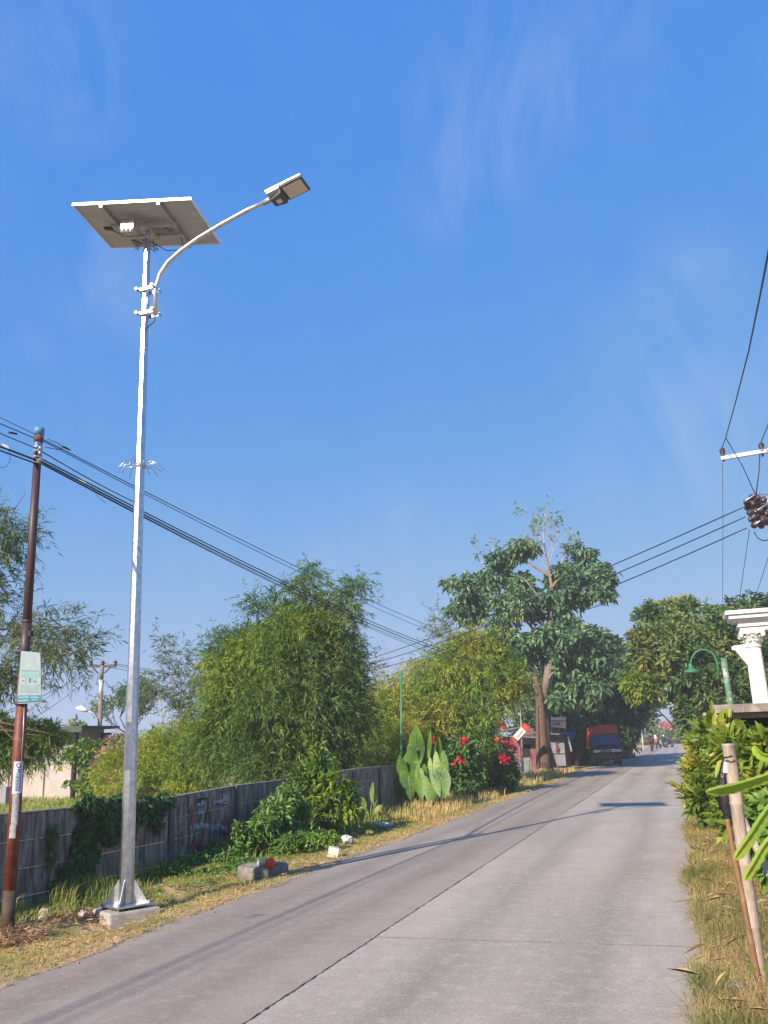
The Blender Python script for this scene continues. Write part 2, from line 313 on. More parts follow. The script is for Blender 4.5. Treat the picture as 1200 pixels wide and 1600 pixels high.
# ------------------------------------------------------------------ mesh helpers
def tag(o, label=None, cat=None, group=None, kind=None):
    if label: o['label'] = label
    if cat: o['category'] = cat
    if group: o['group'] = group
    if kind: o['kind'] = kind
    return o
def thing(name, loc, label, cat, group=None, rz=0):
    o = bpy.data.objects.new(name, None); C.objects.link(o); o.location = loc; o.rotation_euler = (0, 0, rz); o.empty_display_size = .2
    return tag(o, label, cat, group)
def link(name, me, m, parent=None, kind=None):
    o = bpy.data.objects.new(name, me); C.objects.link(o)
    if m is not None and not me.materials: me.materials.append(m)
    if parent is not None: o.parent = parent
    if kind: o['kind'] = kind
    return o
def org(parent):
    """world origin of the thing a part belongs to (parts are given in world coordinates)"""
    while parent.parent is not None: parent = parent.parent
    return np.array(parent.location)
class MB:
    def __init__(s): s.v = []; s.f = []; s.sm = []
    def add(s, vs, fs, smooth=False):
        k = len(s.v); s.v += [tuple(v) for v in vs]; s.f += [tuple(i+k for i in f) for f in fs]; s.sm += [smooth]*len(fs); return s
    def box(s, c, d, rot=None):
        x, y, z = (q/2 for q in d); c = Vector(c)
        vs = [Vector(p) for p in ((-x, -y, -z), (x, -y, -z), (x, y, -z), (-x, y, -z), (-x, -y, z), (x, -y, z), (x, y, z), (-x, y, z))]
        if rot is not None: vs = [rot @ v for v in vs]
        return s.add([v+c for v in vs], [(0, 3, 2, 1), (4, 5, 6, 7), (0, 1, 5, 4), (1, 2, 6, 5), (2, 3, 7, 6), (3, 0, 4, 7)])
    def hexa(s, b, t):
        """bottom four and top four corners, counter-clockwise"""
        return s.add(list(b)+list(t), [(0, 3, 2, 1), (4, 5, 6, 7), (0, 1, 5, 4), (1, 2, 6, 5), (2, 3, 7, 6), (3, 0, 4, 7)])
    def beam(s, a, b, w_, h_, up=(0, 0, 1)):
        a = Vector(a); b = Vector(b); d = (b-a).normalized(); u = Vector(up)
        x = d.cross(u); x = x.normalized() if x.length > 1e-4 else Vector((1, 0, 0)); z = x.cross(d)
        q = [a+x*i*w_/2+z*j*h_/2 for i, j in ((-1, -1), (1, -1), (1, 1), (-1, 1))]; q2 = [p+(b-a) for p in q]
        return s.add(q+q2, [(0, 1, 2, 3), (7, 6, 5, 4), (0, 4, 5, 1), (1, 5, 6, 2), (2, 6, 7, 3), (3, 7, 4, 0)])
    def tube(s, pts, rad, n=8, cap=True, smooth=True, phase=0):
        pts = [Vector(p) for p in pts]
        if not hasattr(rad, '__len__'): rad = [rad]*len(pts)
        k = len(s.v); prev = None; vs = []
        for i, p in enumerate(pts):
            d = (pts[min(i+1, len(pts)-1)]-pts[max(i-1, 0)])
            d = d.normalized() if d.length > 1e-9 else Vector((0, 0, 1))
            if prev is None: x = d.orthogonal().normalized() if abs(d.z) < .9 else (Vector((1, 0, 0))-d*d.x).normalized()
            else:
                x = prev-d*prev.dot(d); x = x.normalized() if x.length > 1e-6 else d.orthogonal().normalized()
            prev = x; y = d.cross(x)
            for j in range(n):
                a = 2*math.pi*j/n+phase; vs.append(p+(x*math.cos(a)+y*math.sin(a))*rad[i])
        fs = [(i*n+j, i*n+(j+1) % n, (i+1)*n+(j+1) % n, (i+1)*n+j) for i in range(len(pts)-1) for j in range(n)]
        if cap: fs += [tuple(range(n))[::-1], tuple((len(pts)-1)*n+j for j in range(n))]
        return s.add(vs, fs, smooth)
    def lathe(s, c, prof, n=16, axis=(0, 0, 1), smooth=True):
        """prof: (radius, height) list along axis from c"""
        a = Vector(axis).normalized(); x = a.orthogonal().normalized() if abs(a.z) < .95 else Vector((1, 0, 0)); y = a.cross(x); c = Vector(c)
        vs = [c+a*h+(x*math.cos(2*math.pi*j/n)+y*math.sin(2*math.pi*j/n))*r for r, h in prof for j in range(n)]
        fs = [(i*n+j, i*n+(j+1) % n, (i+1)*n+(j+1) % n, (i+1)*n+j) for i in range(len(prof)-1) for j in range(n)]
        fs += [tuple(range(n))[::-1], tuple((len(prof)-1)*n+j for j in range(n))]
        return s.add(vs, fs, smooth)
    def poly(s, pts, th, nrm):
        """flat polygon given a thickness along nrm"""
        n = len(pts); nv = Vector(nrm).normalized()*th; a = [Vector(p) for p in pts]
        return s.add(a+[p+nv for p in a], [tuple(range(n))[::-1], tuple(range(n, 2*n))]+[(i, (i+1) % n, n+(i+1) % n, n+i) for i in range(n)])
    def mesh(s, name, o=(0, 0, 0)):
        me = bpy.data.meshes.new(name)
        o = Vector(o); me.from_pydata([Vector(v)-o for v in s.v], [], s.f)
        me.polygons.foreach_set('use_smooth', s.sm); me.update(); return me
    def build(s, name, m, parent=None, bevel=0, local=False, kind=None):
        """with a parent: a part (world coordinates unless local); without: a top-level mesh seated at its base"""
        if parent is not None:
            o = link(name, s.mesh(name, (0, 0, 0) if local else org(parent)), m, parent, kind)
        else:
            a = np.array([tuple(v) for v in s.v]); base = Vector(((a[:, 0].min()+a[:, 0].max())/2, (a[:, 1].min()+a[:, 1].max())/2, a[:, 2].min()))
            o = link(name, s.mesh(name, base), m, None, kind); o.location = base
        if bevel:
            b = o.modifiers.new('bevel', 'BEVEL'); b.width = bevel; b.segments = 2; b.limit_method = 'ANGLE'
        return o
def npmesh(name, V, F, m, parent=None, kind=None, origin=None):
    """V (n,3), F (k,4) or (k,3) numpy arrays"""
    if origin is None: origin = org(parent) if parent is not None else np.array((V[:, 0].mean(), V[:, 1].mean(), V[:, 2].min()))
    me = bpy.data.meshes.new(name); k = F.shape[1]
    me.vertices.add(len(V)); me.vertices.foreach_set('co', (V-origin).astype(np.float32).ravel())
    me.loops.add(F.size); me.loops.foreach_set('vertex_index', F.astype(np.int32).ravel())
    me.polygons.add(len(F)); me.polygons.foreach_set('loop_start', np.arange(0, F.size, k, dtype=np.int32))
    me.polygons.foreach_set('loop_total', np.full(len(F), k, dtype=np.int32))
    me.update(calc_edges=True)
    o = link(name, me, m, parent, kind)
    if parent is None: o.location = origin
    return o
def nrmz(a): return a/np.maximum(np.linalg.norm(a, axis=-1, keepdims=True), 1e-9)
def leaves(P, D, Nn, Ln, Wd, fold=.25, droop=.15, broad=False):
    """leaf blades: base P, direction D, face normal N, length, width. diamond (2 tris) or broad (2 folded quads)"""
    D = nrmz(D); S = nrmz(np.cross(D, Nn)); Nn = np.cross(S, D)
    Ln = Ln[:, None]; Wd = Wd[:, None]; dz = np.zeros_like(P); dz[:, 2] = 1
    tip = P+D*Ln-dz*Ln*droop; k = len(P); idx = np.arange(k)[:, None]
    if not broad:
        a = P+D*Ln*.4+S*Wd*.5+Nn*Wd*fold; b = P+D*Ln*.4-S*Wd*.5+Nn*Wd*fold
        V = np.stack([P, a, tip, b], 1).reshape(-1, 3)
        F = np.concatenate([idx*4+np.array([[0, 1, 2]]), idx*4+np.array([[0, 2, 3]])], 0)
        return V, F
    a1 = P+D*Ln*.3+S*Wd*.46+Nn*Wd*fold; a2 = P+D*Ln*.68+S*Wd*.38+Nn*Wd*fold*.8-dz*Ln*droop*.4
    b1 = P+D*Ln*.3-S*Wd*.46+Nn*Wd*fold; b2 = P+D*Ln*.68-S*Wd*.38+Nn*Wd*fold*.8-dz*Ln*droop*.4
    V = np.stack([P, a1, a2, tip, b2, b1], 1).reshape(-1, 3)
    F = np.concatenate([idx*6+np.array([[0, 1, 2, 3]]), idx*6+np.array([[0, 3, 4, 5]])], 0)
    return V, F
def rdir(n):
    v = rng.normal(size=(n, 3)); return nrmz(v)
def lobe(px, py, rx, ry, Y, rd=None):
    """an ellipsoid of crown at depth Y: centre and radii in metres"""
    c = at(px, py, Y=Y); s = dist(c)/FPX
    return (np.array(c), np.array([rx*s, (rd*s if rd else (rx+ry)/2*s), ry*s]))
def crown_pts(lobes, n, inner=.35, rough=.18, clump=0, per=22):
    if clump:
        m_ = max(6, n//per); Pc, Oc = crown_pts(lobes, m_, inner, rough)
        k_ = len(Pc); ch = rng.integers(0, k_, n); rr = clump*(.55+.9*rng.random(k_))[ch]; d = rdir(n)
        P = Pc[ch]+d*(rr*rng.random(n)**.45)[:, None]*np.array([1, 1, .75]); back = rng.random(n) < .18
        Pb, Ob = crown_pts(lobes, int(n*.22), inner, rough); sel = np.concatenate([P, (Pb-Ob*clump*.8)]); return sel, np.concatenate([nrmz(d+Oc[ch]*.4+np.array([0, 0, .25])), Ob])
    vol = np.array([r[0]*r[2]+r[1]*r[2] for _, r in lobes]); pr = vol/vol.sum()
    ch = rng.choice(len(lobes), n, p=pr); Cc = np.array([c for c, _ in lobes])[ch]; Rr = np.array([r for _, r in lobes])[ch]
    d = rdir(n); rad = 1-inner*rng.random(n)**1.5+rng.normal(size=n)*rough*.5
    # lumpy shell
    rad *= 1+rough*np.sin(d[:, 0]*5+Cc[:, 0]*3)*np.sin(d[:, 2]*6+Cc[:, 2]*2)*np.cos(d[:, 1]*5)
    P = Cc+d*Rr*rad[:, None]
    keep = np.ones(n, bool)
    for c, r in lobes:
        q = np.linalg.norm((P-c)/r, axis=1); keep &= (q > .62) | (rng.random(n) < .12)
    return P[keep], nrmz(d/Rr)[keep]
def bamboo_leaves(lobes, n_spray, k=10, ln=.16, wd=.022, spray=.5, droop=.5, inner=.4, rough=.25, extra=None, clump=0, per=14):
    lobes = [(c_, np.maximum(r_-spray*.5, r_*.6)) for c_, r_ in lobes]
    P, O = crown_pts(lobes, n_spray, inner, rough, clump, per)
    if extra is not None: P = np.concatenate([P, extra[0]]); O = np.concatenate([O, extra[1]])
    n = len(P)
    sd = nrmz(O*.9+rdir(n)*.7+np.array([0, 0, -droop])*rng.random((n, 1))+np.array([0, 0, .25]))
    t = rng.random((n, k)); sl = spray*(.5+rng.random(n))
    Q = P[:, None, :]+sd[:, None, :]*(t*sl[:, None])[..., None]
    Q[:, :, 2] -= (t**2)*sl[:, None]*droop*.5
    D = nrmz(sd[:, None, :]*.9+rng.normal(size=(n, k, 3))*.5+np.array([0, 0, -.3]))
    Q = Q.reshape(-1, 3); D = D.reshape(-1, 3); m = len(Q)
    Nn = nrmz(rdir(m)*.8+np.array([0, 0, .8])+np.repeat(O, k, 0)*.5)
    return leaves(Q, D, Nn, ln*(.6+.7*rng.random(m)), wd*(.7+.6*rng.random(m)), .15, .12)
def broad_leaves(lobes, n_tw, k=6, ln=.2, wd=.1, inner=.35, rough=.2, spread=.9, droop=.25, cup=.3, broad=True, extra=None, clump=0, per=22):
    """rosettes of k leaves on twig tips"""
    P, O = crown_pts(lobes, n_tw, inner, rough, clump, per)
    if extra is not None: P = np.concatenate([P, extra[0]]); O = np.concatenate([O, extra[1]])
    n = len(P)
    ax = nrmz(O*.6+rdir(n)*.5+np.array([0, 0, .5]))
    D = nrmz(ax[:, None, :]*cup+rng.normal(size=(n, k, 3))*spread*.6+O[:, None, :]*.25+np.array([0, 0, -.15]))
    Q = P[:, None, :]-ax[:, None, :]*(rng.random((n, k))*ln*1.0)[..., None]+D*ln*.15
    Q = Q.reshape(-1, 3); D = D.reshape(-1, 3); m = len(Q)
    Nn = nrmz(np.repeat(ax, k, 0)+rdir(m)*.45)
    return leaves(Q, D, Nn, ln*(.6+.6*rng.random(m)), wd*(.7+.5*rng.random(m)), .18, droop, broad)
def catVF(lst):
    Vs, Fs, k = [], [], 0
    for V, F in lst: Vs.append(V); Fs.append(F+k); k += len(V)
    return np.concatenate(Vs), np.concatenate(Fs)
def limb(mb, a, b, r0, r1, wob=.12, n=6, seg=6, rise=0):
    a = Vector(a); b = Vector(b); Ld = (b-a).length; pts = []
    off = Vector((rnd.uniform(-1, 1), rnd.uniform(-1, 1), rnd.uniform(-.5, .5)))*Ld*wob
    for i in range(seg+1):
        t = i/seg; p = a.lerp(b, t)+off*math.sin(math.pi*t)+Vector((0, 0, rise*Ld*math.sin(math.pi*t)))
        if 0 < i < seg: p += Vector((rnd.uniform(-1, 1), rnd.uniform(-1, 1), rnd.uniform(-1, 1)))*Ld*wob*.12
        pts.append(p)
    mb.tube(pts, [r0+(r1-r0)*i/seg for i in range(seg+1)], n, cap=True); return pts
def twigs(mb, p, d, ln, r, depth, spread=.55, out=None, up=.25):
    """recursive bare twigs"""
    p = Vector(p); d = Vector(d).normalized()
    pts = [p]; q = p.copy(); dd = d.copy()
    for i in range(3):
        dd = (dd+Vector((rnd.uniform(-1, 1), rnd.uniform(-1, 1), rnd.uniform(-.6, 1)*.8))*.16).normalized(); q = q+dd*ln/3; pts.append(q.copy())
    mb.tube(pts, [r, r*.85, r*.7, r*.5], 5 if depth > 1 else 3, cap=False)
    if out is not None and depth <= 1: out.append(q.copy())
    if depth <= 0: return
    for k in range(3 if depth > 1 else 3):
        base = pts[rnd.choice((1, 2, 3, 3))]
        nd_ = (dd+Vector((rnd.uniform(-1, 1), rnd.uniform(-1, 1), rnd.uniform(-.7, 1)))*spread+Vector((0, 0, up*.3))).normalized()
        twigs(mb, base, nd_, ln*rnd.uniform(.55, .8), r*.55, depth-1, spread, out, up)
def gz(x, y):
    """ground height"""
    x = np.asarray(x, float); y = np.asarray(y, float)
    bumps = .012*np.sin(x*5.1+y*1.7)+.012*np.sin(y*3.3-x*2.1)+.008*np.sin(x*11+y*9)
    left = np.interp(x, [-60, -8.2, -7.5, -6.6, -6.0, -5.5, -5.0], [0, 0, -.12, -.10, -.09, -.035, .004])
    right = np.interp(x, [-.12, .05, .5, 1.5, 8], [.004, .02, .05, .06, .05])
    wl = -4.93+.05*np.sin(y*1.3)+.04*np.sin(y*3.7+1)+.02*np.sin(y*9.1); wr = -.13-.035*np.sin(y*1.1+2)-.05*np.sin(y*2.9)-.02*np.sin(y*8)
    z = np.where(x < -2.5, left, right)+bumps*np.clip(np.where(x < -2.5, -4.9-x, x)*2, .15, 1)
    z = z-.085*np.exp(-((x+5.85)**2/.12+(y-8.35)**2/.22))
    inr = (x > wl) & (x < wr)
    return np.where(inr, -.12, np.maximum(z, np.where((x > -5.3) & (x < .3), .006, -1)))
def gzs(x, y): return float(gz(x, y))

# ------------------------------------------------------------------ ground sheet
xs = np.unique(np.concatenate([np.array([-330, -200, -120, -80, -55, -40, -30, -22, -16, -12, -10]), np.arange(-9, -5.3, .18), np.arange(-5.3, -4.7, .04), [-4.6, -3, -1.5, -.5], np.arange(-.4, .22, .04), np.arange(.3, 4, .2), [5, 7, 10, 15, 25, 40, 70, 120, 250]]))
ys = np.unique(np.concatenate([[-60, -40, -20, -10, -5], np.arange(-2, 30, .16), np.arange(30, 60, .6), np.arange(60, 180, 4), [200, 260, 350]]))
XX, YY = np.meshgrid(xs, ys); ZZ = gz(XX, YY)
far = YY > 172; ZZ[far] = .01
V = np.stack([XX, YY, ZZ], -1).reshape(-1, 3); nx = len(xs); ii = np.arange(len(ys)-1)[:, None]*nx+np.arange(nx-1)[None]
F = np.stack([ii, ii+1, ii+nx+1, ii+nx], -1).reshape(-1, 4)
g = npmesh('ground', V, F, M['ground'], kind='structure', origin=np.zeros(3)); g.location = (0, 0, 0)

# ------------------------------------------------------------------ road
XL, XM, XR = -5.05, -2.74, -.05
yj = [-4.4, -.8, 2.6, 5.3, 7.78, 11.28, 12.87, 15.33, 18.9, 22.4, 26, 29.6, 33.2, 37, 41]
yjl = [-4.4, -.8, 3.4, 7.76, 11.9, 15.6, 19.4, 23.4, 27.6, 32, 36.6, 41]
mb = MB(); mb.box(((XL+XR)/2, 18, -.06), (XR-XL, 46, .08))
road = mb.build('road', M['joint']); road.location = (0, 0, 0); tag(road, kind='structure')
road.data = mb.mesh('road'); road.data.materials.append(M['joint'])
def slab(x0, x1, y0, y1, m):
    gp = .005
    def line(a, b, fix, axis, jit):
        n = 70; return [((a+(b-a)*i/n), fix+rnd.uniform(-jit, jit)) if axis == 'x' else (fix+rnd.uniform(-jit, jit), (a+(b-a)*i/n)) for i in range(n)]
    jl = .007 if abs(x0-XM) < .01 else .004; jr = .007 if abs(x1-XM) < .01 else .004
    gl = .005 if abs(x0-XM) < .01 else 0; gr = .005 if abs(x1-XM) < .01 else 0
    P = line(x0+gl, x1-gr, y0+gp, 'x', .003)+line(y0+gp, y1-gp, x1-gr, 'y', jr)+line(x1-gr, x0+gl, y1-gp, 'x', .003)+line(y1-gp, y0+gp, x0+gl, 'y', jl)
    cx, cy = (x0+x1)/2, (y0+y1)/2; n = len(P)
    inn = [(x-math.copysign(.005, x-cx), y-math.copysign(.004, y-cy)) for x, y in P]
    tz = rnd.uniform(-.003, .003)
    vs = [(x, y, -.10) for x, y in P]+[(x, y, tz-.004) for x, y in P]+[(x, y, tz) for x, y in inn]
    fs = [(i, (i+1) % n, n+(i+1) % n, n+i) for i in range(n)]+[(n+i, n+(i+1) % n, 2*n+(i+1) % n, 2*n+i) for i in range(n)]+[tuple(range(2*n, 3*n))]
    o = MB().add(vs, fs).build('concrete_slab', m, road); o.data.materials.append(M['joint'])
    o.data.polygons.foreach_set('material_index', [1]*(2*n)+[0])
for a, b in zip(yj, yj[1:]): slab(XM, XR, a, b, M['road_r'])
for a, b in zip(yjl, yjl[1:]): slab(XL, XM, a, b, M['road_l'])
# farther road, one sheet per lane with the joints as shallow grooves
def farlane(x0, x1, m):
    b = MB(); y = 41.01
    while y < 172:
        y2 = y+4; b.box(((x0+x1)/2, (y+y2)/2-.02, -.05), (x1-x0-.03, 3.96, .1)); y = y2
    b.build('far_paving', m, road, kind='stuff')
farlane(XM, XR, M['road_r']); farlane(XL, XM, M['road_l'])
mb = MB(); mb.box(((XL+XR)/2, 106.6, -.09), (XR-XL, 131, .05)); mb.build('road_base', M['joint'], road)

# ------------------------------------------------------------------ concrete fence
FX = -7.6; ztop = lambda y: float(np.interp(y, [4, 8.6, 9.88, 12.24, 14.34, 16.55, 20.5, 22.2, 23.3, 26], [1.02, 1.01, .98, .965, 1.025, 1.035, 1.10, 1.1, 1.07, 1.05]))
fence = thing('concrete_fence', (FX, 8, -.3), 'weathered grey precast concrete fence with graffiti running behind the verge on the left', 'fence')
fy = [1.6, 3.75, 5.9, 8.0, 10.12, 12.24, 14.36, 16.5, 18.4, 20.3, 22.2, 24.2]
for i, (a, b) in enumerate(zip(fy, fy[1:])):
    z1a, z1b = ztop(a+.05), ztop(b-.05)
    for k in range(4):
        ha, hb = z1a-.315*k, z1b-.315*k; t = .022 + rnd.uniform(-.003, .003); g_ = .006; ch = .012
        x0, x1 = FX-t, FX+t; ya, yb = a+.058, b-.058
        m = MB()
        vs = [(x1, ya, ha-.315+g_), (x1, yb, hb-.315+g_), (x1, yb, hb-ch-.006), (x1, ya, ha-ch-.006), (x1-ch, ya, ha-.004), (x1-ch, yb, hb-.004), (x0, ya, ha-.004), (x0, yb, hb-.004), (x0, ya, ha-.315+g_), (x0, yb, hb-.315+g_)]
        fs = [(0, 1, 2, 3), (3, 2, 5, 4), (4, 5, 7, 6), (6, 7, 9, 8), (8, 9, 1, 0), (0, 3, 4, 6, 8), (1, 9, 7, 5, 2)]
        m.add(vs, fs); m.build('fence_panel', M['fence'], fence)
        # worn mortar lip that catches the light under each panel
        if k < 3:
            la, lb2_ = sorted((rnd.random()*.5, .5+rnd.random()*.5)); la *= rnd.random()
            p_, q_ = Vector((x1+.004, ya, ha-.315)), Vector((x1+.004, yb, hb-.315)); MB().beam(p_.lerp(q_, la), p_.lerp(q_, lb2_), .012, rnd.uniform(.006, .013)).build('mortar_lip', M['cap'], fence)
    if i < len(fy):
        MB().beam((FX, a+.058, z1a+.006), (FX, b-.058, z1b+.006), .05, .016).build('coping_edge', M['cap'], fence)
for y in fy:
    m = MB(); zt = ztop(y)+.012
    m.box((FX, y, (zt-.35)/2), (.13, .105, zt+.35)); m.build('fence_post', M['fence_post'], fence, bevel=.008)
def spray(lines, m, wpx, name='graffiti_stroke'):
    for ln_ in lines:
        b = MB(); P = [at(220+x/4.615, 1190+y/4.615, X=FX+.034) for x, y in ln_]
        for p, q in zip(P, P[1:]):
            b.beam(p, q, .004, wpx/1350*14, up=(1, 0, 0)) if False else b.add([p+Vector((.002, 0, 0))+(q-p).cross(Vector((1, 0, 0))).normalized()*s_*wpx/1350*7 for p, q, s_ in ((p, q, 1), (p, q, -1))]+[q+Vector((.002, 0, 0))+(q-p).cross(Vector((1, 0, 0))).normalized()*s_*wpx/1350*7 for s_ in (-1, 1)], [(0, 1, 2, 3)])
        b.build(name, m, fence)
spray([[(400, 300), (460, 300), (460, 350), (410, 360)], [(520, 300), (560, 290), (640, 290), (640, 310)], [(500, 480), (560, 470), (620, 470)], [(380, 470), (430, 460), (520, 470)], [(590, 250), (640, 270), (645, 300)]], M['inkpale'], 8)
spray([[(370, 600), (400, 640), (430, 600), (440, 540), (450, 480)], [(385, 560), (420, 620), (400, 660)], [(360, 330), (375, 400), (370, 460)], [(590, 440), (630, 450), (640, 500)]], M['inkred'], 10)
spray([[(400, 275), (480, 265), (486, 300), (480, 350), (455, 480), (430, 640), (425, 780)], [(345, 250), (340, 340), (345, 470), (355, 500), (350, 690)], [(440, 375), (405, 480), (370, 590)], [(495, 350), (495, 520), (500, 600)], [(575, 450), (578, 520), (640, 520)], [(640, 400), (645, 560)], [(270, 530), (275, 700)], [(300, 500), (305, 600)]], M['inkblack'], 2.2)
spray([[(500, 450), (520, 530), (545, 460), (550, 540), (570, 470), (572, 545)], [(440, 480), (450, 550), (470, 500)], [(390, 300), (430, 280), (425, 340)], [(530, 320), (560, 300), (600, 310), (590, 330)]], M['inkblue'], 3)

# ------------------------------------------------------------------ solar street lamp
B = Vector((-6.015, 8.86, .0))
lamp = thing('solar_street_lamp', B, 'tall galvanised octagonal solar street lamp on the left verge beside the fence', 'street lamp')
TOPZ = 8.42; PT = Vector((-6.075, 8.86, TOPZ))
ax = lambda z: B.lerp(PT, (z-B.z)/(TOPZ-B.z))
MB().tube([ax(.04), ax(4.2)], [.080, .062], 8, smooth=False, phase=R(-14.35)).build('pole', M['galvpole'], lamp)
MB().tube([ax(4.2), ax(8.35)], [.062, .044], 8, smooth=False, phase=R(-14.35)).build('pole', M['galvpole'], lamp)
MB().tube([ax(8.3), ax(8.50)], [.035, .035], 12).build('mounting_stub', M['galv_dull'], lamp)
MB().box((B.x, B.y, B.z+.032), (.42, .42, .02), Matrix.Rotation(R(-28), 3, 'Z')).build('base_plate', M['galv'], lamp, bevel=.003)
for k in range(4):
    a = R(45+90*k-28); d = Vector((math.cos(a), math.sin(a), 0)); s_ = Vector((-d.y, d.x, 0))
    p = [B+d*.07+Vector((0, 0, .042)), B+d*.235+Vector((0, 0, .042)), B+d*.235+Vector((0, 0, .06)), B+d*.085+Vector((0, 0, .29)), B+d*.07+Vector((0, 0, .29))]
    MB().poly([q-s_*.005 for q in p], .01, s_).build('gusset_plate', M['galv'], lamp)
    c = B+Vector((math.cos(R(90*k+45-28)), math.sin(R(90*k+45-28)), 0))*.255
    m = MB(); m.tube([c+Vector((0, 0, -.05)), c+Vector((0, 0, .075))], .010, 8); m.tube([c+Vector((0, 0, .043)), c+Vector((0, 0, .065))], .02, 6, smooth=False); m.build('anchor_bolt', M['galv_dull'], lamp)
# anti-climb spikes
for k in range(14):
    a = 2*math.pi*k/14+rnd.uniform(-.1, .1); d = Vector((math.cos(a), math.sin(a), 0)); c = ax(5.11)
    l1 = rnd.uniform(.17, .22)
    p = [c+d*.05, c+d*l1+Vector((0, 0, .03+rnd.uniform(-.02, .03))), c+d*(l1+rnd.uniform(.08, .13))+Vector((0, 0, -.05+rnd.uniform(-.03, .03)))]
    MB().tube(p, .0045, 5).build('anti_climb_spike', M['galv'], lamp)
MB().tube([ax(5.085), ax(5.135)], [.066, .066], 10).build('spike_collar', M['galv_dull'], lamp)
# outreach arm
armpts = [(242, 492), (243, 450), (250, 428), (262, 410), (282, 392), (310, 372), (345, 351), (385, 329), (424, 311)]
ap = [at(x, y, Y=8.80-.0*i) for i, (x, y) in enumerate(armpts)]
arm = MB().tube(ap, [.030, .030, .030, .030, .030, .029, .029, .028, .028], 12).build('outreach_arm', M['galv'], lamp)
for py in (454, 491):
    c = at(229, py+1, Y=8.86); e = at(251, py-2, Y=8.80); s0 = at(216, py+2, Y=8.86)
    m = MB(); m.beam(c+Vector((-.10, -.065, 0)), c+Vector((.17, -.075, .0)), .012, .055); m.beam(c+Vector((-.10, .065, 0)), c+Vector((.17, .045, 0)), .012, .055)
    m.build('clamp_band', M['galv'], lamp, bevel=.003)
    for q in (c+Vector((-.09, 0, 0)), c+Vector((.16, -.02, 0))):
        m = MB(); m.tube([q+Vector((0, -.11, 0)), q+Vector((0, .11, 0))], .012, 8); m.tube([q+Vector((0, -.115, 0)), q+Vector((0, -.085, 0))], .024, 6, smooth=False); m.build('clamp_bolt', M['galv'], lamp)
cb = [ap[0]+Vector((0, 0, -.02)), ap[0]+Vector((.0, 0, -.09)), ap[0]+Vector((-.06, 0, -.13)), ax(7.0)+Vector((.04, -.02, 0))]
MB().tube(cb, .008, 6).build('cable', M['black'], lamp)
# luminaire
u = (ap[-1]-ap[-2]).normalized(); u = Vector((u.x, u.y-.04, u.z)).normalized()
bk = u.cross(Vector((0, 1, 0))); bk.normalize()
yv = Vector((0, 1, -.03)); yv = (yv-u*yv.dot(u)).normalized(); up = u.cross(yv) if u.cross(yv).z > 0 else -u.cross(yv)
# tilt the head about its own axis so that its underside shows towards the road
def LP(a, b, c): return ap[-1]+u*a+yv*b+up*c
m = MB(); m.hexa([LP(.01, -.07, -.085), LP(.17, -.11, -.085), LP(.17, .11, -.085), LP(.01, .07, -.085)], [LP(-.02, -.08, .03), LP(.21, -.135, .032), LP(.21, .135, .032), LP(-.02, .08, .03)])
m.build('driver_housing', M['darkcast'], lamp, bevel=.012)
MB().hexa([LP(.19, -.145, -.02), LP(.50, -.145, -.02), LP(.50, .145, -.02), LP(.19, .145, -.02)], [LP(.19, -.145, .035), LP(.50, -.14, .02), LP(.50, .14, .02), LP(.19, .145, .035)]).build('lamp_head', M['darkcast'], lamp, bevel=.008)
MB().hexa([LP(-.01, -.155, .008), LP(.50, -.155, .003), LP(.50, -.14, .003), LP(-.01, -.14, .008)], [LP(-.01, -.155, .03), LP(.50, -.155, .025), LP(.50, -.135, .03), LP(-.01, -.135, .035)]).build('cooling_edge', M['white_frame'], lamp)
MB().hexa([LP(.0, -.145, -.02), LP(.18, -.145, -.02), LP(.19, -.09, -.045), LP(.0, -.07, -.045)], [LP(.0, -.145, .0), LP(.18, -.145, .0), LP(.19, -.09, -.01), LP(.0, -.07, -.01)]).build('side_cover', M['galv_dull'], lamp)
ln_ = MB().box((0, 0, 0), (.26, .235, .008), None); ln_.v = [tuple(LP(.345+x, y, -.026+z)) for x, y, z in ln_.v]; ln_.build('lens', M['lens'], lamp)
ln_ = MB().box((0, 0, 0), (.07, .07, .008), None); ln_.v = [tuple(LP(.10+x, y+.0, -.09+z)) for x, y, z in ln_.v]; ln_.build('rating_label', M['lens'], lamp)
MB().tube([ap[-1]-u*.12, ap[-1]+u*.03], .036, 12).build('spigot_sleeve', M['galv_dull'], lamp)
# solar panel
RZ = Matrix.Rotation(.154, 3, 'Z') @ Matrix.Rotation(.099, 3, 'Y') @ Matrix.Rotation(.029, 3, 'X'); PC = Vector((-6.062, 8.864, 8.576))
PP = lambda x, y, z: PC+RZ @ Vector((x, y, z))
def pbox(name, c, d, m, bevel=0, pr_=lamp):
    b = MB().box((0, 0, 0), d); b.v = [tuple(PP(x+c[0], y+c[1], z+c[2])) for x, y, z in b.v]; return b.build(name, m, pr_, bevel=bevel)
W2, L2 = .825, .544
pan = pbox('solar_panel', (0, 0, .012), (W2*2-.02, L2*2-.02, .006), M['cell'])
pbox('panel_glass', (0, 0, .018), (W2*2-.02, L2*2-.02, .004), M['glassdark'], pr_=pan)
for n_, c, d in (('a', (0, -L2, .0), (W2*2, .012, .036)), ('b', (0, L2, 0), (W2*2, .012, .036)), ('c', (-W2, 0, 0), (.012, L2*2, .036)), ('d', (W2, 0, 0), (.012, L2*2, .036))):
    pbox('panel_frame', c, d, M['white_frame'], pr_=pan)
for i in range(1, 9): pbox('cell_seam', (-W2+.02+i*.179, 0, .0065), (.006, L2*2-.04, .003), M['cell_line'], pr_=pan)
for i in range(1, 6): pbox('cell_seam', (0, -L2+i*.179, .0078), (W2*2-.04, .006, .003), M['cell_line'], pr_=pan)
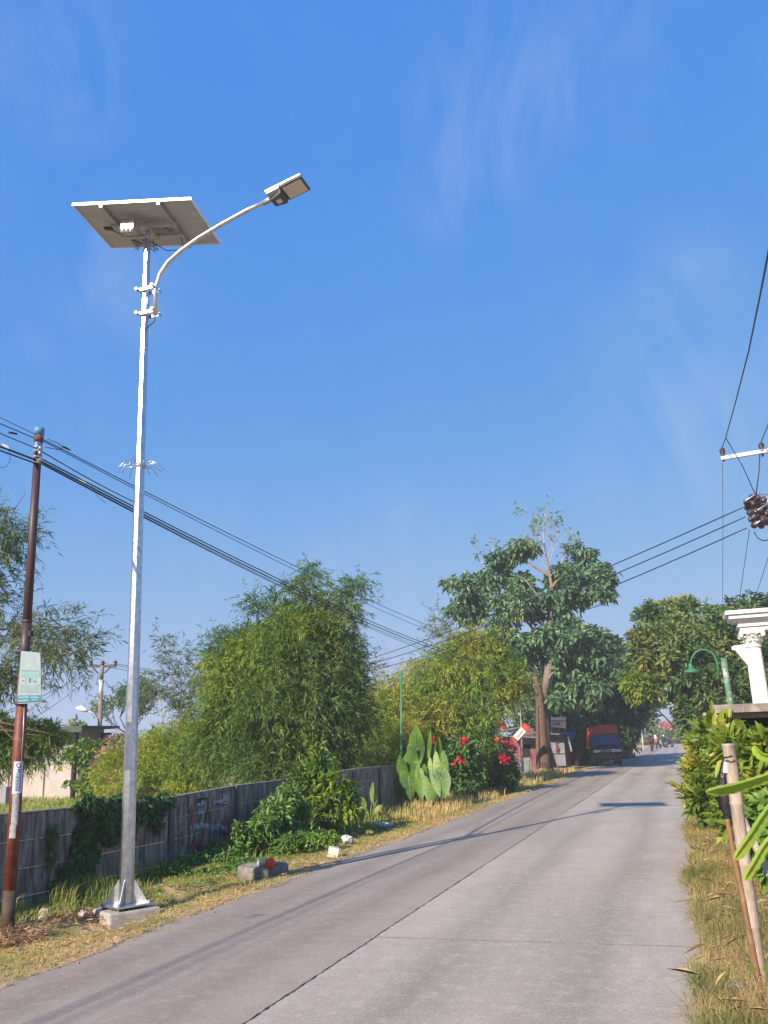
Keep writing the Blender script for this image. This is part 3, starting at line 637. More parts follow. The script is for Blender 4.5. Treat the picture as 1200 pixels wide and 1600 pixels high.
for x in (-.42, .38): pbox('support_rail', (x, 0, -.035), (.045, L2*2, .045), M['galv_dull'])
pbox('cross_rail', (0, .16, -.08), (.9, .06, .045), M['galv_dull']); pbox('cross_rail', (0, -.10, -.08), (.9, .04, .045), M['galv_dull'])
pbox('bracket_plate', (0, .02, -.11), (.16, .34, .014), M['galv_dull'])
cbx = at(203, 356, Y=8.62); m = MB().box(cbx, (.19, .17, .13), RZ); m.build('battery_controller', M['galv_dull'], lamp, bevel=.006)
m = MB()
for i in range(3): q = cbx+RZ @ Vector((-.06+.06*i, -.08, -.065)); m.tube([q, q+Vector((0, 0, -.04))], .02, 10)
m.build('cable_gland', M['white_frame'], lamp)
pbox('junction_box', (-.62, .05, -.005), (.11, .06, .02), M['black'])
for pts in ([(-.60, .05, -.01), (-.50, -.1, -.03), (-.30, .0, -.05), (-.18, .3, -.09), (-.05, .45, -.13), (0, .15, -.15)], [(-.60, .07, -.01), (-.45, .25, -.02), (-.25, .42, -.05), (-.12, .5, -.12), (0, .2, -.2)], [(.20, .0, -.03), (.36, .3, -.06), (.30, .48, -.12), (.1, .4, -.17), (.0, .1, -.2)]):
    MB().tube([PP(*p) for p in pts], .006, 5).build('cable', M['black'], lamp)
# footing block
m = MB(); zt = -.005
for a in (1,):
    rot = Matrix.Rotation(R(-33), 3, 'Z')
    bt = [Vector((-.26, -.28, 0)), Vector((.26, -.28, 0)), Vector((.25, .30, 0)), Vector((-.26, .29, 0))]
    m.hexa([B*1+rot @ q*1.05-Vector((0, 0, .28)) for q in bt], [B*1+rot @ q+Vector((0, 0, zt)) for q in bt])
ft = m.build('lamp_footing', M['block'], None, bevel=.02); tag(ft, 'rough concrete footing block under the solar street lamp', 'footing')

# ------------------------------------------------------------------ rusty utility pole
RB = Vector((-6.57, 7.68, -.1)); RT = Vector((-6.62, 7.68, 5.30))
up_ = thing('utility_pole', RB, 'thin rust red steel utility pole at the left edge with a blue cap', 'utility pole')
rx = lambda z: RB.lerp(RT, (z+.1)/5.4)
MB().tube([rx(-.1), rx(.35)], [.066, .064], 16).build('pole_foot', M['rust_dirt'], up_)
MB().tube([rx(.35), rx(1.6), rx(2.5)], [.063, .060, .056], 16).build('pole_shaft', M['rust'], up_)
MB().tube([rx(2.5), rx(3.05)], [.052, .05], 16).build('pole_shaft', M['rust_dark'], up_)
MB().tube([rx(3.05), rx(4.99)], [.047, .043], 16).build('pole_shaft', M['rust_dark'], up_)
MB().tube([rx(3.04), rx(3.07)], [.055, .055], 16).build('pole_joint', M['rust_dark'], up_)
MB().tube([rx(4.99), rx(5.22)], [.045, .045], 16).build('cap_sleeve', M['bluecap'], up_)
MB().lathe(rx(5.21), [(.055, 0), (.06, .05), (.056, .085), (.02, .09)], 16).build('pole_cap', M['bluecap'], up_)
for z in (4.86, 4.93, 5.0, 5.05): MB().tube([rx(z), rx(z+.022)], [.052, .052], 14).build('steel_band', M['galv'], up_)
MB().tube([rx(5.12), rx(5.19)], [.054, .054], 14).build('rust_band', M['rust'], up_)
for z in (4.97, 5.03, 4.89): MB().lathe(rx(z)+Vector((.05, -.03, 0)), [(.01, 0), (.022, .005), (.022, .035), (.01, .04)], 10, axis=(1, -.5, 0)).build('cable_hook', M['galv_dull'], up_)
MB().box(rx(2.92)+Vector((.06, 0, 0)), (.03, .05, .06)).build('terminal_box', M['black'], up_)
MB().tube([rx(2.16)+Vector((.06, -.03, 0)), rx(1.9)+Vector((.067, -.03, 0)), rx(1.55)+Vector((.066, -.03, 0))], .006, 6).build('earth_wire', M['galv_dull'], up_)
# enamel sign tied to the pole
c0 = at(33, 1017, Y=7.59); c1 = at(63, 1020, Y=7.57); c2 = at(64.5, 1098, Y=7.57); c3 = at(26.5, 1100, Y=7.59)
sg = thing('notice_board', c3, 'faded pale sheet metal notice with teal print tied to the rust red pole', 'sign')
MB().poly([c0, c1, c2, c3], .006, (0, 1, 0)).build('sign_sheet', M['signgrey'], sg)
def S(u_, v_, o=.004): return c0.lerp(c1, u_).lerp(c3.lerp(c2, u_), v_)+Vector((0, -o, 0))
def srect(u0, v0, u1, v1, m, o=.003, name='print'): MB().poly([S(u0, v0, o), S(u1, v0, o), S(u1, v1, o), S(u0, v1, o)], .0015, (0, 1, 0)).build(name, m, sg)
srect(.02, .845, .98, .985, M['signteal'])
for v in (.36, .38, .655): srect(.05, v, .95, v+.007, M['signline'])
for v in (.69, .715, .74, .765, .79): srect(.12, v, .9, v+.005, M['signline'])
srect(.08, .41, .95, .49, M['signpale'])
srect(.07, .865, .5, .895, M['signpale'], .005); srect(.07, .925, .48, .955, M['signpale'], .005); srect(.56, .86, .88, .875, M['signpale'], .005); srect(.55, .885, .93, .905, M['signpale'], .005); srect(.62, .925, .86, .945, M['signpale'], .005)
srect(.16, .555, .26, .572, M['signteal']); srect(.47, .51, .55, .60, M['signteal']); srect(.69, .56, .77, .60, M['signteal'])
for u_ in (.33, .60, .82): srect(u_, .51, u_+.012, .62, M['signline'])
MB().beam(c3+Vector((-.06, .008, .012)), c2+Vector((.03, .012, .012)), .012, .02).build('mounting_bar', M['rust_dark'], sg)
# stickers wrapped on the pole
def wrap(name, z0, z1, a0, a1, m, rr=.0015, par=None, base=None):
    b = MB(); n = 8; vs = []; 
    for i in range(n+1):
        a = a0+(a1-a0)*i/n
        for z in (z0, z1):
            r_ = float(np.interp(z, [0, .35, 1.6, 2.5], [.066, .063, .060, .056]))+rr; p = rx(z); vs.append(p+Vector((math.cos(a)*r_, math.sin(a)*r_, 0)))
    b.add(vs, [(2*i, 2*i+2, 2*i+3, 2*i+1) for i in range(n)]); return b.build(name, m, par)
zs0, zs1 = at(24, 1240, Y=7.62).z, at(28, 1190, Y=7.62).z
pst = wrap('paper_sticker', zs0, zs1, R(-88), R(5), M['paper']); tag(pst, 'white paper sticker with blue block letters pasted upright on the rust red pole', 'sticker')
old = thing('torn_sticker', rx(.9), 'torn grey remains of old posters below the blue lettered sticker', 'sticker')
wrap('paper_scrap', at(24, 1290, Y=7.62).z, zs0-.004, R(-80), R(-15), M['tornpaper'], .001, old)
wrap('paper_scrap', at(24, 1310, Y=7.62).z, at(24, 1290, Y=7.62).z-.003, R(-88), R(-30), M['tornpaper'], .001, old)

def letter_pts(ch):
    G_ = {'D': [(0, 0, 0, 1), (0, 1, .6, 1), (.6, 1, 1, .6), (1, .6, 1, .4), (1, .4, .6, 0), (.6, 0, 0, 0)], 'M': [(0, 0, 0, 1), (0, 1, .5, .4), (.5, .4, 1, 1), (1, 1, 1, 0)],
          'E': [(0, 0, 0, 1), (0, 1, 1, 1), (0, .5, .8, .5), (0, 0, 1, 0)], 'N': [(0, 0, 0, 1), (0, 1, 1, 0), (1, 0, 1, 1)], 'U': [(0, 1, 0, 0), (0, 0, 1, 0), (1, 0, 1, 1)], 'S': [(1, 1, 0, 1), (0, 1, 0, .5), (0, .5, 1, .5), (1, .5, 1, 0), (1, 0, 0, 0)],
          'I': [(.5, 0, .5, 1)], 'H': [(0, 0, 0, 1), (1, 0, 1, 1), (0, .5, 1, .5)], 'T': [(0, 1, 1, 1), (.5, 0, .5, 1)], 'L': [(0, 1, 0, 0), (0, 0, 1, 0)], 'A': [(0, 0, .5, 1), (.5, 1, 1, 0), (.25, .4, .75, .4)], '7': [(0, 1, 1, 1), (1, 1, .4, 0)], 'J': [(.8, 1, .8, 0), (.8, 0, .1, 0), (.1, 0, .1, .3)]}
    return G_[ch]
zz = zs1-.012
rp = .0622
def onpole(a, z): p = rx(z); return p+Vector((math.cos(a)*(.060+.003), math.sin(a)*(.060+.003), 0))
lets = ['D', 'M']; zc = zs1-.02
for ch in lets:
    b = MB()
    for x0, y0, x1, y1 in letter_pts(ch):
        # text runs down the pole: glyph x down, glyph y to the right
        p = onpole(R(-62+34*y0), zc-.038*x0); q = onpole(R(-62+34*y1), zc-.038*x1); b.tube([p, q], .0042, 4)
    b.build('blue_letter', M['blueink'], pst); zc -= .055
for col, (a0, a1) in enumerate(((-66, -40), (-34, -12))):
    z = zc if col == 0 else zs1-.02
    while z > zs0+.03:
        hgt = rnd.uniform(.008, .014)
        n_ = MB(); n_.tube([onpole(R(a0), z), onpole(R((a0+a1)/2), z), onpole(R(a1), z)], hgt/2.4, 4); n_.build('blue_print', M['blueink'], pst); z -= hgt+rnd.uniform(.004, .007)
# ------------------------------------------------------------------ cables on the left
CG = 'cables strung along the left verge'
def sagline(a, b, sag, n=28): 
    a = Vector(a); b = Vector(b); return [a.lerp(b, i/n)-Vector((0, 0, sag*4*(i/n)*(1-i/n))) for i in range(n+1)]
FARP = Vector((-7.0, 50, 0))
def cable(a, b, sag, r, label, group=CG, name='overhead_cable', mt='cable', n=28):
    P = sagline(a, b, sag, n); o = MB().tube(P, r, 5).build(name, M[mt]); tag(o, label, 'cable', group); return P
e1 = rx(4.88)+Vector((.06, 0, 0))
cable(e1, FARP+Vector((0, 0, 5.5)), .80, .011, 'thickest black cable of the bundle running right from the rust red pole')
cable(e1+Vector((0, .02, .03)), FARP+Vector((.1, 0, 5.55)), .78, .009, 'black cable lashed just above the thickest bundle cable')
cable(e1+Vector((0, .02, -.03)), FARP+Vector((.1, 0, 5.15)), .80, .006, 'thin black cable sagging just below the bundle')
cable(e1+Vector((0, 0, -.02)), FARP+Vector((.2, 0, 5.35)), .84, .006, 'thin black cable at the underside of the bundle')
e2 = rx(5.0)+Vector((.06, 0, 0))
P2 = cable(e2, at(213, 786, Y=10.2), .02, .007, 'short black cable meeting the bundle at the solar lamp pole', n=10)
e3 = rx(5.15)+Vector((.06, 0, 0))
cable(e3, FARP+Vector((0, 0, 6.3)), .62, .0065, 'topmost thin cable running right from the rust red pole')
cable(e3+Vector((0, .01, -.02)), FARP+Vector((0, 0, 5.95)), .62, .0055, 'second thin cable just below the topmost one')
BK = Vector((-6.5, -32, 0))
cable(rx(4.90), BK+Vector((0, 0, 4.9)), .35, .012, 'thick cable leaving the rust red pole to the left')
cable(rx(4.86), BK+Vector((0, 0, 4.5)), .35, .009, 'cable below the thick one leaving the pole to the left')
cable(rx(5.04), BK+Vector((0, 0, 5.0)), .25, .006, 'thin cable below the blue cap leaving to the left')
cable(rx(5.2), BK+Vector((0, 0, 5.9)), .15, .004, 'thinnest wire leaving the top of the pole to the left')
cable(rx(5.15), BK+Vector((0, 0, 5.15)), .25, .006, 'cable with a splice sleeve left of the blue cap')
j = MB(); q = rx(5.12)+Vector((.0, -.0, 0)); j.tube([at(14, 675.5, Y=7.3), at(26, 678, Y=7.4)], [.012, .012], 8); tag(j.build('cable_splice', M['black']), 'black splice sleeve on the cables left of the rust red pole', 'cable splice')
j = MB(); j.tube([at(98, 697.5, Y=8.13), at(103, 700, Y=8.2), at(110, 703.5, Y=8.28)], [.01, .014, .008], 8); tag(j.build('cable_splice', M['cable']), 'black splice sleeve on the topmost cable right of the rust red pole', 'cable splice')
lp = [at(x, y, Y=7.7+i*.05) for i, (x, y) in enumerate([(70, 698), (78, 700), (88, 702), (95, 702), (98, 699), (92, 693), (84, 690), (74, 686)])]
tag(MB().tube(lp, .005, 5).build('cable_loop', M['cable']), 'slack loop of cable just right of the pole top', 'cable')
def cabtag(px, py, Y, lab, tail):
    t = thing('cable_tag', at(px, py, Y=Y), lab, 'cable tag', 'small pale plates hung on the cables')
    MB().hexa([at(px-5.5, py-3, Y=Y), at(px+5.5, py+2.5, Y=Y), at(px+5.5, py+2.5, Y=Y+.02), at(px-5.5, py-3, Y=Y+.02)], [at(px-5, py-7, Y=Y), at(px+6, py-1.5, Y=Y), at(px+6, py-1.5, Y=Y+.02), at(px-5, py-7, Y=Y+.02)]).build('plate', M['signgrey'], t)
    MB().tube([at(x, y, Y=Y) for x, y in tail], .0032, 4).build('tail_wire', M['cable'], t)
cabtag(129, 753, 8.75, 'pale tag on the bundle between the rust red pole and the lamp pole', [(143, 757), (147, 766), (153, 776), (160, 782), (165, 786)])
cabtag(8, 699, 7.2, 'pale tag with a curled wire left of the rust red pole', [(13, 703), (16, 712), (15, 722), (10, 729), (4, 731), (-3, 728)])

# ------------------------------------------------------------------ right electric pole, insulators, wires
EY = 24
EP = at(1203, 722, Y=EY); ex = EP.x+.12
ep = thing('electric_pole', (ex, EY, -.1), 'concrete power pole with steel crossarm cut by the right edge', 'utility pole')
MB().tube([(ex, EY, -.1), (ex, EY, EP.z+.25)], [.20, .13], 16).build('pole_shaft', M['polecon'], ep)
ca = at(1126, 719, Y=EY); MB().beam((ca.x, EY-.16, ca.z-.0), (ex+1.1, EY-.16, ca.z+.1), .09, .10).build('crossarm', M['galv_dull'], ep)
MB().tube([(ex, EY, EP.z+.02), (ex, EY, EP.z+.12)], [.15, .15], 16).build('pole_band', M['galv_dull'], ep)
def insul(p, s=1, par=ep):
    prof = [(.03, -.12), (.03, 0), (.055, .01), (.065, .03), (.04, .05), (.06, .065), (.07, .08), (.04, .10), (.065, .115), (.075, .13), (.045, .15), (.075, .165), (.08, .18), (.05, .2), (.06, .22), (.03, .24)]
    MB().lathe(p, [(a*s, b*s) for a, b in prof], 14).build('insulator', M['porcelain'], par)
i1 = at(1130, 714, Y=EY-.16); i2 = at(1191, 706, Y=EY-.16); insul(i1, 1.05); insul(i2, 1.05); insul(Vector((ex+1.0, EY-.16, i2.z)), 1.05)
# bunch of dead-end insulators and arms
cl_ = at(1183, 800, Y=EY-.5)
MB().beam((cl_.x+.05, EY-.2, cl_.z+.32), (ex+1.2, EY-.2, cl_.z+.45), .08, .08).build('lower_crossarm', M['galv_dull'], ep)
k = 0
for (px, py) in [(1167, 785), (1175, 777), (1184, 779), (1193, 781), (1168, 793), (1177, 789), (1187, 790), (1196, 792), (1172, 801), (1181, 799), (1191, 801), (1199, 803), (1174, 811), (1183, 809), (1193, 812), (1179, 820), (1189, 820), (1198, 816)]:
    p = at(px, py, Y=EY-.5+rnd.uniform(-.3, .3)); d = Vector((rnd.uniform(-1, .2), -1+rnd.uniform(-.4, .4), rnd.uniform(-.6, .4))).normalized()
    MB().lathe(p-d*.12, [(.03, 0), (.075, .02), (.085, .05), (.04, .07), (.085, .1), (.09, .13), (.04, .15), (.07, .18), (.03, .22)], 12, axis=d).build('dead_end_insulator', M['porcelain'], ep)
    if k % 3 == 0: MB().tube([p+d*.1, p+d*.1+Vector((.3, .2, .2)), (ex, EY-.1, p.z+.2)], .02, 6).build('strain_rod', M['galv_dull'], ep)
    k += 1
RG = 'power wires from the right pole'
def wire(pts, r, label, n=1, mt='cable', group=RG):
    o = MB().tube(pts, r, 5).build('power_wire', M[mt]); tag(o, label, 'wire', group)
AP = at(1134, 684, Y=EY-1.0)
wire([AP]+[at(x, y, Y=Y) for x, y, Y in ((1150, 626, 19), (1170, 548, 15), (1188, 460, 12), (1200, 398, 10.4), (1240, 180, 8))], .014, 'wire rising from the left insulator up and out at the right edge')
wire([i1+Vector((0, 0, .25)), AP], .012, 'short stub wire on the left crossarm insulator')
wire([AP, at(1160, 728, Y=EY-.8), at(1180, 772, Y=EY-.5)], .012, 'slanted wire from above the left insulator down to the insulator bunch')
wire([i2+Vector((0, 0, .25)), at(1200, 664, Y=EY-2), at(1230, 560, Y=EY-6)], .014, 'wire rising from the second insulator by the pole')
wire([i2+Vector((-.05, 0, .05)), at(1186, 735, Y=EY-.3), at(1181, 775, Y=EY-.5)], .016, 'drop wire from the second insulator to the bunch')
wire([at(1129, 724, Y=EY-.1), at(1129.5, 830, Y=EY), at(1129, 945, Y=EY), (at(1129, 945, Y=EY).x, EY, 0)], .007, 'thin vertical wire hanging below the crossarm tip')
wire([at(1171, 828, Y=EY-.5), at(1155, 938, Y=EY+4), at(1140, 1040, Y=EY+8)], .008, 'thin guy wire slanting down left from the insulator bunch')
wire([at(1212, 845, Y=EY-.5), at(1200, 872, Y=EY), at(1178, 940, Y=EY+3), at(1160, 1000, Y=EY+6)], .008, 'thin guy wire slanting down near the right edge')
wire([at(1178, 831, Y=EY-.5), at(1184, 841, Y=EY-.5), at(1193, 845, Y=EY-.5), at(1204, 843, Y=EY-.5)], .015, 'slack jumper loop under the insulator bunch')
def long_wire(a, pts, b, r, label):
    P = [at(*a[:2], Y=a[2])]+[at(*p[:2], Y=p[2]) for p in pts]+[at(*b[:2], Y=b[2])]
    wire(P, r, label)
for k, (ya, dy) in enumerate(((793, 0), (808, 3), (825, 13))):
    # straight in the photograph with a slight belly; real line in space to a pole beyond the bamboo
    a = at(1161+3*k, ya, Y=EY-.6); b = at(500, (1052, 1057, 1064)[k], Y=46)
    P = sagline(a, b, .35+.1*k, 30); wire(P, .017, ('upper', 'middle', 'lowest')[k]+' of the three wires crossing the road behind the big tree')

# ------------------------------------------------------------------ background utility pole with lamp
bp = at(152, 1246, Z=0); BY = bp.y
t_ = thing('utility_pole', (bp.x, BY, 0), 'slim far pole with a three insulator crossarm behind the fence', 'utility pole')
tp = at(160, 1040, Y=BY); wl_ = at(157.5, 1085, Y=BY); wh_ = at(158.5, 1062, Y=BY)
MB().tube([bp, wl_], [.11, .085], 12).build('pole_shaft', M['polecon2'], t_)
MB().tube([wl_, wh_], [.083, .08], 12).build('white_sleeve', M['whitepaint'], t_)
MB().tube([wh_, tp], [.08, .075], 12).build('pole_top', M['polecon2'], t_)
a_, b_ = at(140, 1041, Y=BY), at(181, 1041, Y=BY)
MB().beam(a_, b_, .08, .09).build('crossarm', M['rust_dark'], t_)
for px in (142, 160.5, 180):
    p = at(px, 1040, Y=BY); MB().lathe(p, [(.03, 0), (.07, .03), (.075, .07), (.045, .09), (.085, .12), (.09, .16), (.04, .2), (.02, .23)], 10).build('insulator', M['porcelain'], t_)
MB().beam(at(153, 1052, Y=BY), at(145, 1043, Y=BY), .05, .04).build('brace', M['rust_dark'], t_); MB().beam(at(163, 1052, Y=BY), at(172, 1043, Y=BY), .05, .04).build('brace', M['rust_dark'], t_)
sl_ = thing('street_light', at(152, 1133, Y=BY), 'old cobra head street light on a curved arm fixed to the far pole', 'street light')
MB().tube([at(153, 1140, Y=BY-.15), at(152.5, 1127, Y=BY-.15), at(149, 1118, Y=BY-.2), at(143, 1113, Y=BY-.25), at(136, 1110, Y=BY-.3)], .03, 8).build('arm', M['galv_dull'], sl_)
MB().tube([at(137, 1111, Y=BY-.3), at(131, 1108.5, Y=BY-.32), at(125, 1106.5, Y=BY-.34), at(119, 1106, Y=BY-.36)], [.05, .11, .12, .04], 10).build('lamp_head', M['whitepaint'], sl_)
for k, (p0, p1) in enumerate((((142, 1037), (-60, 1175)), ((160, 1037), (-40, 1130)), ((150, 1052), (-60, 1190)))):
    wire(sagline(at(*p0, Y=BY), at(*p1, Y=BY-14), .15), .010, ('highest', 'middle', 'lowest')[(0, 1, 2)[k]]+' wire from the far pole slanting down left behind the sign', group='wires of the far pole', mt='greywire')
for k, (p0, p1) in enumerate((((142, 1037), (520, 1082)), ((161, 1036), (520, 1075)), ((181, 1037), (520, 1070)))):
    wire(sagline(at(*p0, Y=BY), at(*p1, Y=46), .25), .012, 'wire running right from the '+('left', 'middle', 'right')[k]+' insulator of the far pole', group='wires of the far pole', mt='greywire')
t_ = thing('utility_pole', at(505, 1100, Y=46), 'far pole hidden behind the big bamboo clump', 'utility pole')
t_.location.z = 0; q = at(505, 1045, Y=46); MB().tube([(q.x, 46, 0), q], [.13, .09], 10).build('pole_shaft', M['polecon2'], t_); MB().beam(q+Vector((-1, 0, -.3)), q+Vector((1, 0, -.3)), .08, .08).build('crossarm', M['galv_dull'], t_)
t_ = thing('utility_pole', (-7.05, 50.2, 0), 'far pole hidden in the trees behind the stall', 'utility pole')
MB().tube([(-7.05, 50.2, 0), (-7.05, 50.2, 6.5)], [.09, .07], 10).build('pole_shaft', M['rust_dark'], t_)

# ------------------------------------------------------------------ building on the left
bd = thing('building', at(60, 1250, Z=0), 'low pinkish grey plastered building with a dark green roof edge at the far left', 'building')
w0, w1 = at(-130, 1252, Z=0), at(122, 1249, Z=0)
dirw = (w1-w0).normalized(); nw = Vector((dirw.y, -dirw.x, 0))
Lw = (w1-w0).length
def WP(s, z, o=0): return w0+dirw*s+nw*o+Vector((0, 0, z))
def wbox(name, s0, s1, z0, z1, o0, o1, m, bevel=0): MB().hexa([WP(s0, z0, o1), WP(s1, z0, o1), WP(s1, z0, o0), WP(s0, z0, o0)], [WP(s0, z1, o1), WP(s1, z1, o1), WP(s1, z1, o0), WP(s0, z1, o0)]).build(name, m, bd, bevel=bevel)
wbox('lower_wall', 0, Lw, -.1, 1.45, -1.3, 0, M['pinkwall']); wbox('upper_wall', 0, Lw-.02, 1.45, 2.75, -1.3, -.03, M['greywall'])
wbox('wall_ledge', 0, Lw, 1.42, 1.48, 0, .05, M['greywall'])
s_p = [Lw-.32, Lw-1.7*1.35, Lw-3.3*1.35]
for s0 in (Lw-.16, Lw-2.05, Lw-4.1, Lw-6.0): wbox('pilaster', s0-.14, s0+.14, -.1, 1.42, 0, .08, M['pinkwall'])
wbox('roof', -.3, Lw+.75, 2.75, 2.86, -1.4, .75, M['darkgreenroof']); wbox('roof_fascia', -.3, Lw+.75, 2.62, 2.75, .68, .76, M['darkgreenroof'])
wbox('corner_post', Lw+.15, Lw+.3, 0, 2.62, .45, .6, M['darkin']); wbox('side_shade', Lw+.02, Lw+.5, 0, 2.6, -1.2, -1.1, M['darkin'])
q = at(3, 1252, Y=28.4); b = MB().box((q.x, q.y, .28), (.75, .5, .75)); tag(b.build('concrete_block', M['greywall'], bevel=.02), 'grey concrete block in front of the plastered wall at the far left', 'block')

# ------------------------------------------------------------------ bamboo clumps and trees
def tree(name, label, cat, base, parts, trunkf=None, group=None):
    """parts: (name, (V,F), material)"""
    t = thing(name, base, label, cat, group)
    for nm, VF, m in parts: npmesh(nm, VF[0], VF[1], m, t, kind=None)
    return t
def culms(t, base, tops, r=.03, spread=.8, m='culm'):
    for tp_ in tops:
        b = MB(); bb = Vector((base[0]+rnd.uniform(-spread, spread), base[1]+rnd.uniform(-spread*.6, spread*.6), -.05))
        tp_ = Vector(tp_); pts = []
        for i in range(9):
            s = i/8; p = bb.lerp(tp_, s); p.x += (tp_.x-bb.x)*(s*s-s)*.5; p.z += (1-s)*s*(tp_.z)*.25; pts.append(p)
        b.tube(pts, [r*(1-.8*i/8) for i in range(9)], 6); b.build('culm', M[m], t)
def shoot_pts(a, b, n, w0=.5, w1=.08):
    """spray origins strewn round an upright leafy shoot"""
    a = np.array(a); b = np.array(b); s = rng.random(n); P = a+(b-a)*s[:, None]; wdt = (w0+(w1-w0)*s)[:, None]; d = rdir(n); d[:, 2] *= .5
    return P+d*wdt*rng.random((n, 1)), nrmz(d+np.array([0, 0, .35]))
# big clump
Y = 23
lb = [lobe(*q, Y+q_) for q, q_ in (((395, 1030, 62, 45), 0), ((470, 1005, 65, 55), 0), ((520, 1045, 42, 60), .6), ((375, 1090, 62, 60), -.4), ((455, 1100, 85, 90), -.5), ((520, 1120, 42, 80), .3), ((345, 1140, 42, 50), -.3), ((430, 1180, 95, 50), -.6), ((515, 1185, 42, 45), 0), ((430, 990, 36, 30), .3), ((500, 975, 35, 26), .3), ((360, 1050, 40, 40), .2))]
shoots = [(at(488, 985, Y=Y), at(487, 882, Y=Y), 210), (at(525, 1000, Y=Y), at(560, 905, Y=Y), 210), (at(430, 1000, Y=Y), at(390, 930, Y=Y), 120), (at(450, 985, Y=Y), at(435, 925, Y=Y), 110), (at(545, 1040, Y=Y+.5), at(568, 1005, Y=Y+.5), 60), (at(505, 990, Y=Y), at(524, 920, Y=Y), 110), (at(465, 980, Y=Y), at(460, 900, Y=Y), 110), (at(385, 1020, Y=Y), at(340, 985, Y=Y), 80)]
ex_ = [shoot_pts(a, b, n, .45, .1) for a, b, n in shoots]; ex_ = (np.concatenate([e[0] for e in ex_]), np.concatenate([e[1] for e in ex_]))
bc = at(440, 1225, Y=Y)
t1 = tree('bamboo_clump', 'largest dense bamboo clump behind the middle of the fence', 'bamboo', (bc.x, Y, 0), [('foliage', bamboo_leaves(lb, 9000, 13, .17, .026, .55, .7, .45, .4, extra=ex_, clump=.55, per=34), M['bam_dark'])])
lb2 = [lobe(*q, Y-.9) for q in ((400, 1015, 46, 22), (350, 1050, 36, 26), (450, 985, 30, 16), (355, 1085, 24, 22))]
npmesh('yellowing_foliage', *bamboo_leaves(lb2, 900, 12, .17, .024, .5, .6, .5, .3, clump=.35, per=20), M['bam_yellow'], t1)
culms(t1, (bc.x, Y), [s[1] for s in shoots]+[at(470, 1000, Y=Y), at(400, 1040, Y=Y), at(360, 1100, Y=Y)], .04)
# low bright clump left of it
Y = 26
lb = [lobe(*q, Y+q_) for q, q_ in (((205, 1200, 42, 44), 0), ((250, 1180, 45, 40), 0), ((300, 1168, 42, 42), .4), ((235, 1222, 60, 30), -.8), ((310, 1200, 48, 46), -.3), ((275, 1195, 52, 46), -.4), ((335, 1160, 25, 50), .5), ((180, 1215, 30, 36), 0))]
bc = at(250, 1240, Y=Y)
t2 = tree('bamboo_thicket', 'low bright green bamboo thicket just right of the lamp pole', 'bamboo', (bc.x, Y, 0), [('foliage', bamboo_leaves(lb, 5000, 12, .15, .024, .5, .4, .45, .3, clump=.36), M['bam_low'])])
npmesh('dry_foliage', *bamboo_leaves([lobe(185, 1160, 14, 14, Y), lobe(170, 1190, 12, 30, Y), lobe(195, 1225, 20, 15, Y-1)], 260, 9, .17, .03, .4, .3), M['straw'], t2)
culms(t2, (bc.x, Y), [at(220, 1160, Y=Y), at(300, 1120, Y=Y), at(260, 1150, Y=Y)], .02)
# slender pale shoots
Y = 28
sh = [(at(300, 1130, Y=Y), at(246, 985, Y=Y), 120), (at(295, 1130, Y=Y), at(285, 1005, Y=Y), 90), (at(290, 1140, Y=Y), at(240, 1045, Y=Y), 80), (at(310, 1110, Y=Y), at(345, 1005, Y=Y), 70), (at(270, 1100, Y=Y), at(225, 1070, Y=Y), 50)]
ex_ = [shoot_pts(a, b, n, .3, .08) for a, b, n in sh]; ex_ = (np.concatenate([e[0] for e in ex_]), np.concatenate([e[1] for e in ex_]))
t3 = thing('bamboo_shoots', (at(300, 1200, Y=Y).x, Y, 0), 'slender pale bamboo shoots standing up against the sky left of the big clump', 'bamboo')
def spray_only(ex, k, ln, wd, sp, dr): 
    P, O = ex; return bamboo_leaves([(np.array([0, 0, -50.]), np.array([.1, .1, .1]))], 1, k, ln, wd, sp, dr, extra=ex)
npmesh('foliage', *spray_only(ex_, 9, .22, .032, .5, .4), M['bam_grey'], t3); culms(t3, (at(300, 1200, Y=Y).x, Y), [s[1] for s in sh], .028, m='twig')
# yellow bamboo group by the stalls
Y = 31
lb = [lobe(*q, Y+q_) for q, q_ in (((590, 1135, 42, 50), 0), ((612, 1095, 32, 35), .5), ((572, 1165, 35, 40), -.5), ((640, 1165, 38, 45), -.5), ((610, 1180, 45, 30), -.6))]
bc = at(600, 1200, Y=Y)
t4 = tree('bamboo_thicket', 'olive yellow bamboo thicket behind the thin green lamp post', 'bamboo', (bc.x, Y, 0), [('foliage', bamboo_leaves(lb, 3600, 12, .17, .027, .55, .5, .45, .3, clump=.42), M['bam_yellow'])])
culms(t4, (bc.x, Y), [at(600, 1080, Y=Y), at(570, 1110, Y=Y)], .02)
Y = 35
lb = [lobe(*q, Y+q_) for q, q_ in (((735, 1015, 42, 32), .5), ((690, 1055, 45, 38), 0), ((760, 1060, 50, 45), .5), ((700, 1110, 52, 50), -.5), ((735, 1115, 34, 42), 0), ((655, 1085, 28, 35), 0), ((680, 1150, 45, 35), -.6), ((790, 1070, 26, 26), 1), ((812, 1096, 18, 9), .5), ((730, 1170, 40, 35), -.3))]
bc = at(720, 1200, Y=Y)
t5 = tree('bamboo_clump', 'tall yellow green bamboo clump left of the big tree', 'bamboo', (bc.x, Y, 0), [('foliage', bamboo_leaves(lb, 6600, 12, .20, .031, .6, .7, .45, .35, clump=.65, per=30), M['bam_yellow'])])
lb2 = [lobe(*q, Y+1) for q in ((740, 1020, 45, 30), (785, 1050, 34, 34), (755, 1100, 22, 36), (720, 1060, 40, 35))]
npmesh('green_foliage', *bamboo_leaves(lb2, 2000, 10, .25, .038, .6, .6, .5, .3), M['bam_dark'], t5)
